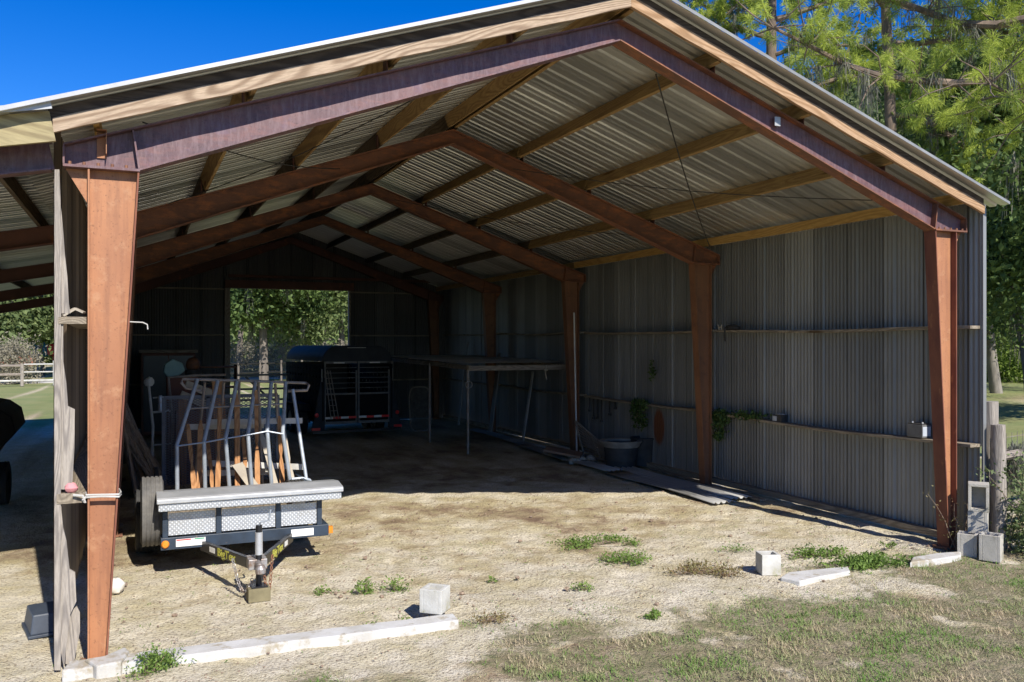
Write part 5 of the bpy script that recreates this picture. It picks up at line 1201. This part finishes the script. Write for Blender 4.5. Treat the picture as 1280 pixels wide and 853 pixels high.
def vine(px, py, w, hh, n, lab, z=1.16):
    p = at(px, py, 0, 8.98); t = thing('hanging_vine', lab, 'vine', (9.0, p.y, z), 0, 'vines on the right wall'); c = []
    for k in range(n):
        u = random.uniform(-1,1); d = random.random()**1.6; c.append((9.0+random.uniform(-.05,.04), p.y+u*w*(1-.55*d), z+.04-d*hh))
    P, v_ = leaves(c, 16, .03, .026, .6); quads('leaves', P, v_, MAT['vine'], t)
    b = MB()
    for k in range(0, n, 4): q = c[k]; b.tube([(9.03, p.y, z+.05), (9.0, (p.y+q[1])/2, z+.04), q], .003, 4)
    b.build('stems', MAT['straw'], t)
vine(898, 519, .17, .40, 75, 'green vine hanging off the lower ledge just right of the second column', 1.14)
vine(935, 515, .45, .05, 22, 'thin trailing vine lying along the lower ledge towards the small black box', 1.16)
vine(798, 505, .30, .50, 60, 'darker green vine hanging off the ledge above the round tub', 1.17)
vine(815, 440, .05, .4, 8, 'withered dark vine sprig on the upper wall sheets', 1.95)
# shrub by the right corner
sx_, sy_ = 9.55, -.75
t = thing('leafy_shrub', 'straggly leafy shrub growing by the fence post at the right edge', 'shrub', (sx_, sy_, 0)); b = MB(); c = []
for k in range(46):
    a = random.uniform(0, 6.28); q = limbtube(b, (sx_+random.uniform(-.35,.6), sy_+random.uniform(-.25,.45), 0), (math.cos(a)*.35, math.sin(a)*.3, 1), random.uniform(.4,1.15), .006, .002, 5, .22, 500+k, k=4); c += [tuple(p) for p in q[1:]]
b.build('stems', MAT['straw'], t); P, v_ = leaves(c, 26, .055, .024, .5); P[:,2] = np.maximum(P[:,2], .003); quads('leaves', P, v_, MAT['shrub'], t)
# dry vine creeping at right column foot
t = thing('dry_creeper', 'dry pinkish creeper at the foot of the right front column', 'creeper', (8.85,-.12,0)); b = MB(); c = []
for k in range(12):
    q = limbtube(b, (8.85+random.uniform(-.12,.2), -.14+random.uniform(-.05,.05), 0), (random.uniform(-.4,.4), random.uniform(-.2,.2), 1), random.uniform(.25,.7), .004, .002, 4, .3, 700+k, k=4); c += [tuple(p) for p in q[1:]]
b.build('stems', MAT['straw'], t); P, v_ = leaves(c, 8, .03, .014, .5); quads('leaves', P, v_, MAT['weeddry'], t)
# moss on the fence
c = np.array([tuple(at(1262+random.uniform(0,25), 560+random.uniform(0,12), 1, -.1)) for _ in range(60)]); n = 24; cc = np.repeat(c, n, axis=0); N = len(cc); cc = cc+rng.normal(size=(N,3))*.04
Lm = rng.uniform(.1,.5,N); wd = .004; th = rng.uniform(0, math.pi, N); dx = np.stack([np.cos(th)*wd, np.sin(th)*wd, np.zeros(N)], 1); dn = np.stack([rng.normal(size=N)*.03, rng.normal(size=N)*.03, -Lm], 1)
P = np.stack([cc-dx, cc+dx, cc+dn+dx*.3, cc+dn-dx*.3], 1).reshape(-1,3); quads('hanging_moss', P, rng.uniform(0,1,N), MAT['moss'], f1)
# lawn blades
N = 360000; X = rng.uniform(-.6, 13.5, N); Y = rng.uniform(-3.9, 1.6, N)
keep = []
mg = {}
for i in range(N):
    x, y = X[i], Y[i]; k = (int(x*16), int(y*16))
    if k not in mg: mg[k] = (grass_mask(x, y), .5+.9*fbm(x, y, 1.2, 21, 4)+.5*fbm(x, y, 5, 22, 3))
    m, gcol = mg[k]
    if m > .08 and random.random() < m**1.2*min(1, max(.12, .55+1.3*fbm(x, y, 3.2, 31, 3))): keep.append((x, y, m, gcol))
Kp = np.array(keep); N = len(Kp); base = np.stack([Kp[:,0], Kp[:,1], np.full(N, -.006)], 1)
th = rng.uniform(0, 2*math.pi, N); hgt = rng.uniform(.008, .034, N)*(.6+.6*Kp[:,2]); ln = rng.uniform(.2, 1.6, N)*hgt
dx = np.stack([np.cos(th), np.sin(th), np.zeros(N)], 1)*rng.uniform(.0022, .0048, N)[:,None]; tip = base+np.stack([-np.sin(th)*ln, np.cos(th)*ln, hgt], 1)
P = np.stack([base-dx, base+dx, tip], 1).reshape(-1,3); v_ = np.clip(Kp[:,3]*1.3-.05+rng.uniform(-.3,.35,N), 0, 1)
o = quads('lawn_grass', P, v_, MAT['blade'], None, tri=True); tag(o, 'short patchy green and straw coloured lawn grass in front of the barn', 'grass', kind='stuff')
# dry leaf litter and twigs on the dirt
N = 42000; X = rng.uniform(.1, 8.9, N); Y = rng.uniform(-.2, 12, N)
kp = [i for i in range(N) if random.random() < max(.05, (1-soil(X[i], Y[i])*1.15)*1.1)*max(0, .5+1.6*fbm(X[i], Y[i], 2.5, 41, 3))]
c = np.stack([X[kp], Y[kp], rng.uniform(.004,.012,len(kp))], 1); n = len(kp); a = unit(n); a[:,2] *= .25; bb = np.cross(a, np.array([0,0,1.])+unit(n)*.3); bb /= np.linalg.norm(bb,axis=1)[:,None]; s = rng.uniform(.003,.016,n)[:,None]
P = np.stack([c-a*s, c+bb*s*.4, c+a*s, c-bb*s*.4], 1).reshape(-1,3)
tag(quads('leaf_litter', P, rng.uniform(0,1,n), leafmat('dry leaves', (.10,.05,.03), (.34,.22,.12), .1)), 'scattered dry brown leaves on the dirt floor', 'leaf litter', kind='stuff')
b = MB(); rr = random.Random(11)
for k in range(260):
    x, y = rr.uniform(.5, 8.6), rr.uniform(-.1, 6); a = rr.uniform(0, 3.1); L = rr.uniform(.03, .16); b.tube([(x,y,.006), (x+L*.5*math.cos(a), y+L*.5*math.sin(a), .014), (x+L*math.cos(a+.3), y+L*math.sin(a+.3), .006)], .0018, 4)
for k in range(1300):
    x, y = rr.uniform(.1, 8.8), rr.uniform(-.7, 5); s = rr.uniform(.003, .013) if k > 60 else rr.uniform(.012,.03); b.blob((x, y, s*.3), (s, s*.9, s*.6), 6, .25, k)
c = [(random.uniform(.4,8.6), random.uniform(-.5,2.6), .006) for _ in range(260)]; P, v_ = leaves(c, 7, .018, .009, .4, .4); P[:,2] = np.maximum(P[:,2], .003)
tag(quads('seedlings', P, v_, MAT['weed']), 'tiny scattered green seedlings on the sand', 'seedlings', kind='stuff')
tag(b.build('twig_and_pebble_litter', MAT['straw']), 'small twigs and clods scattered over the sand', 'litter', kind='stuff')

# ------------------------------------------------------------ sky, sun, camera
w = bpy.data.worlds.new('World'); sc.world = w; w.use_nodes = True; nt = w.node_tree
sky = nt.nodes.new('ShaderNodeTexSky'); sky.sky_type = 'NISHITA'; sky.sun_disc = False
ld = Vector((-.15, 1.22, -1)).normalized(); el = math.asin(-ld.z)
sky.sun_elevation = el; sky.sun_rotation = math.atan2(-ld.x, -ld.y); sky.air_density = 1.0; sky.dust_density = 0; sky.ozone_density = 6; sky.altitude = 0
hs = nt.nodes.new('ShaderNodeHueSaturation'); hs.inputs['Saturation'].default_value = 1.35; hs.inputs['Hue'].default_value = .518
nt.links.new(sky.outputs[0], hs.inputs['Color']); nt.links.new(hs.outputs[0], nt.nodes['Background'].inputs[0]); nt.nodes['Background'].inputs[1].default_value = .105
L = bpy.data.lights.new('sun', 'SUN'); L.energy = 4.4; L.angle = R(.5); L.color = (1, .95, .87); lo = bpy.data.objects.new('sun', L); COL.objects.link(lo)
lo.rotation_euler = ld.to_track_quat('-Z', 'Y').to_euler(); lo.location = (2, -10, 20)
cd = bpy.data.cameras.new('camera'); cam = bpy.data.objects.new('camera', cd); COL.objects.link(cam); cam.location = tuple(CAM)
cd.sensor_width = 36; cd.lens = FPX/1280*36; cd.clip_end = 2000; cd.clip_start = .05; cam.rotation_euler = (R(90)+.0007, 0, -YAW); sc.camera = cam
sc.view_settings.view_transform = 'Standard'; sc.view_settings.look = 'None'; sc.view_settings.exposure = .55; sc.view_settings.gamma = 1
sc.cycles.use_denoising = True; sc.cycles.max_bounces = 10; sc.cycles.diffuse_bounces = 8
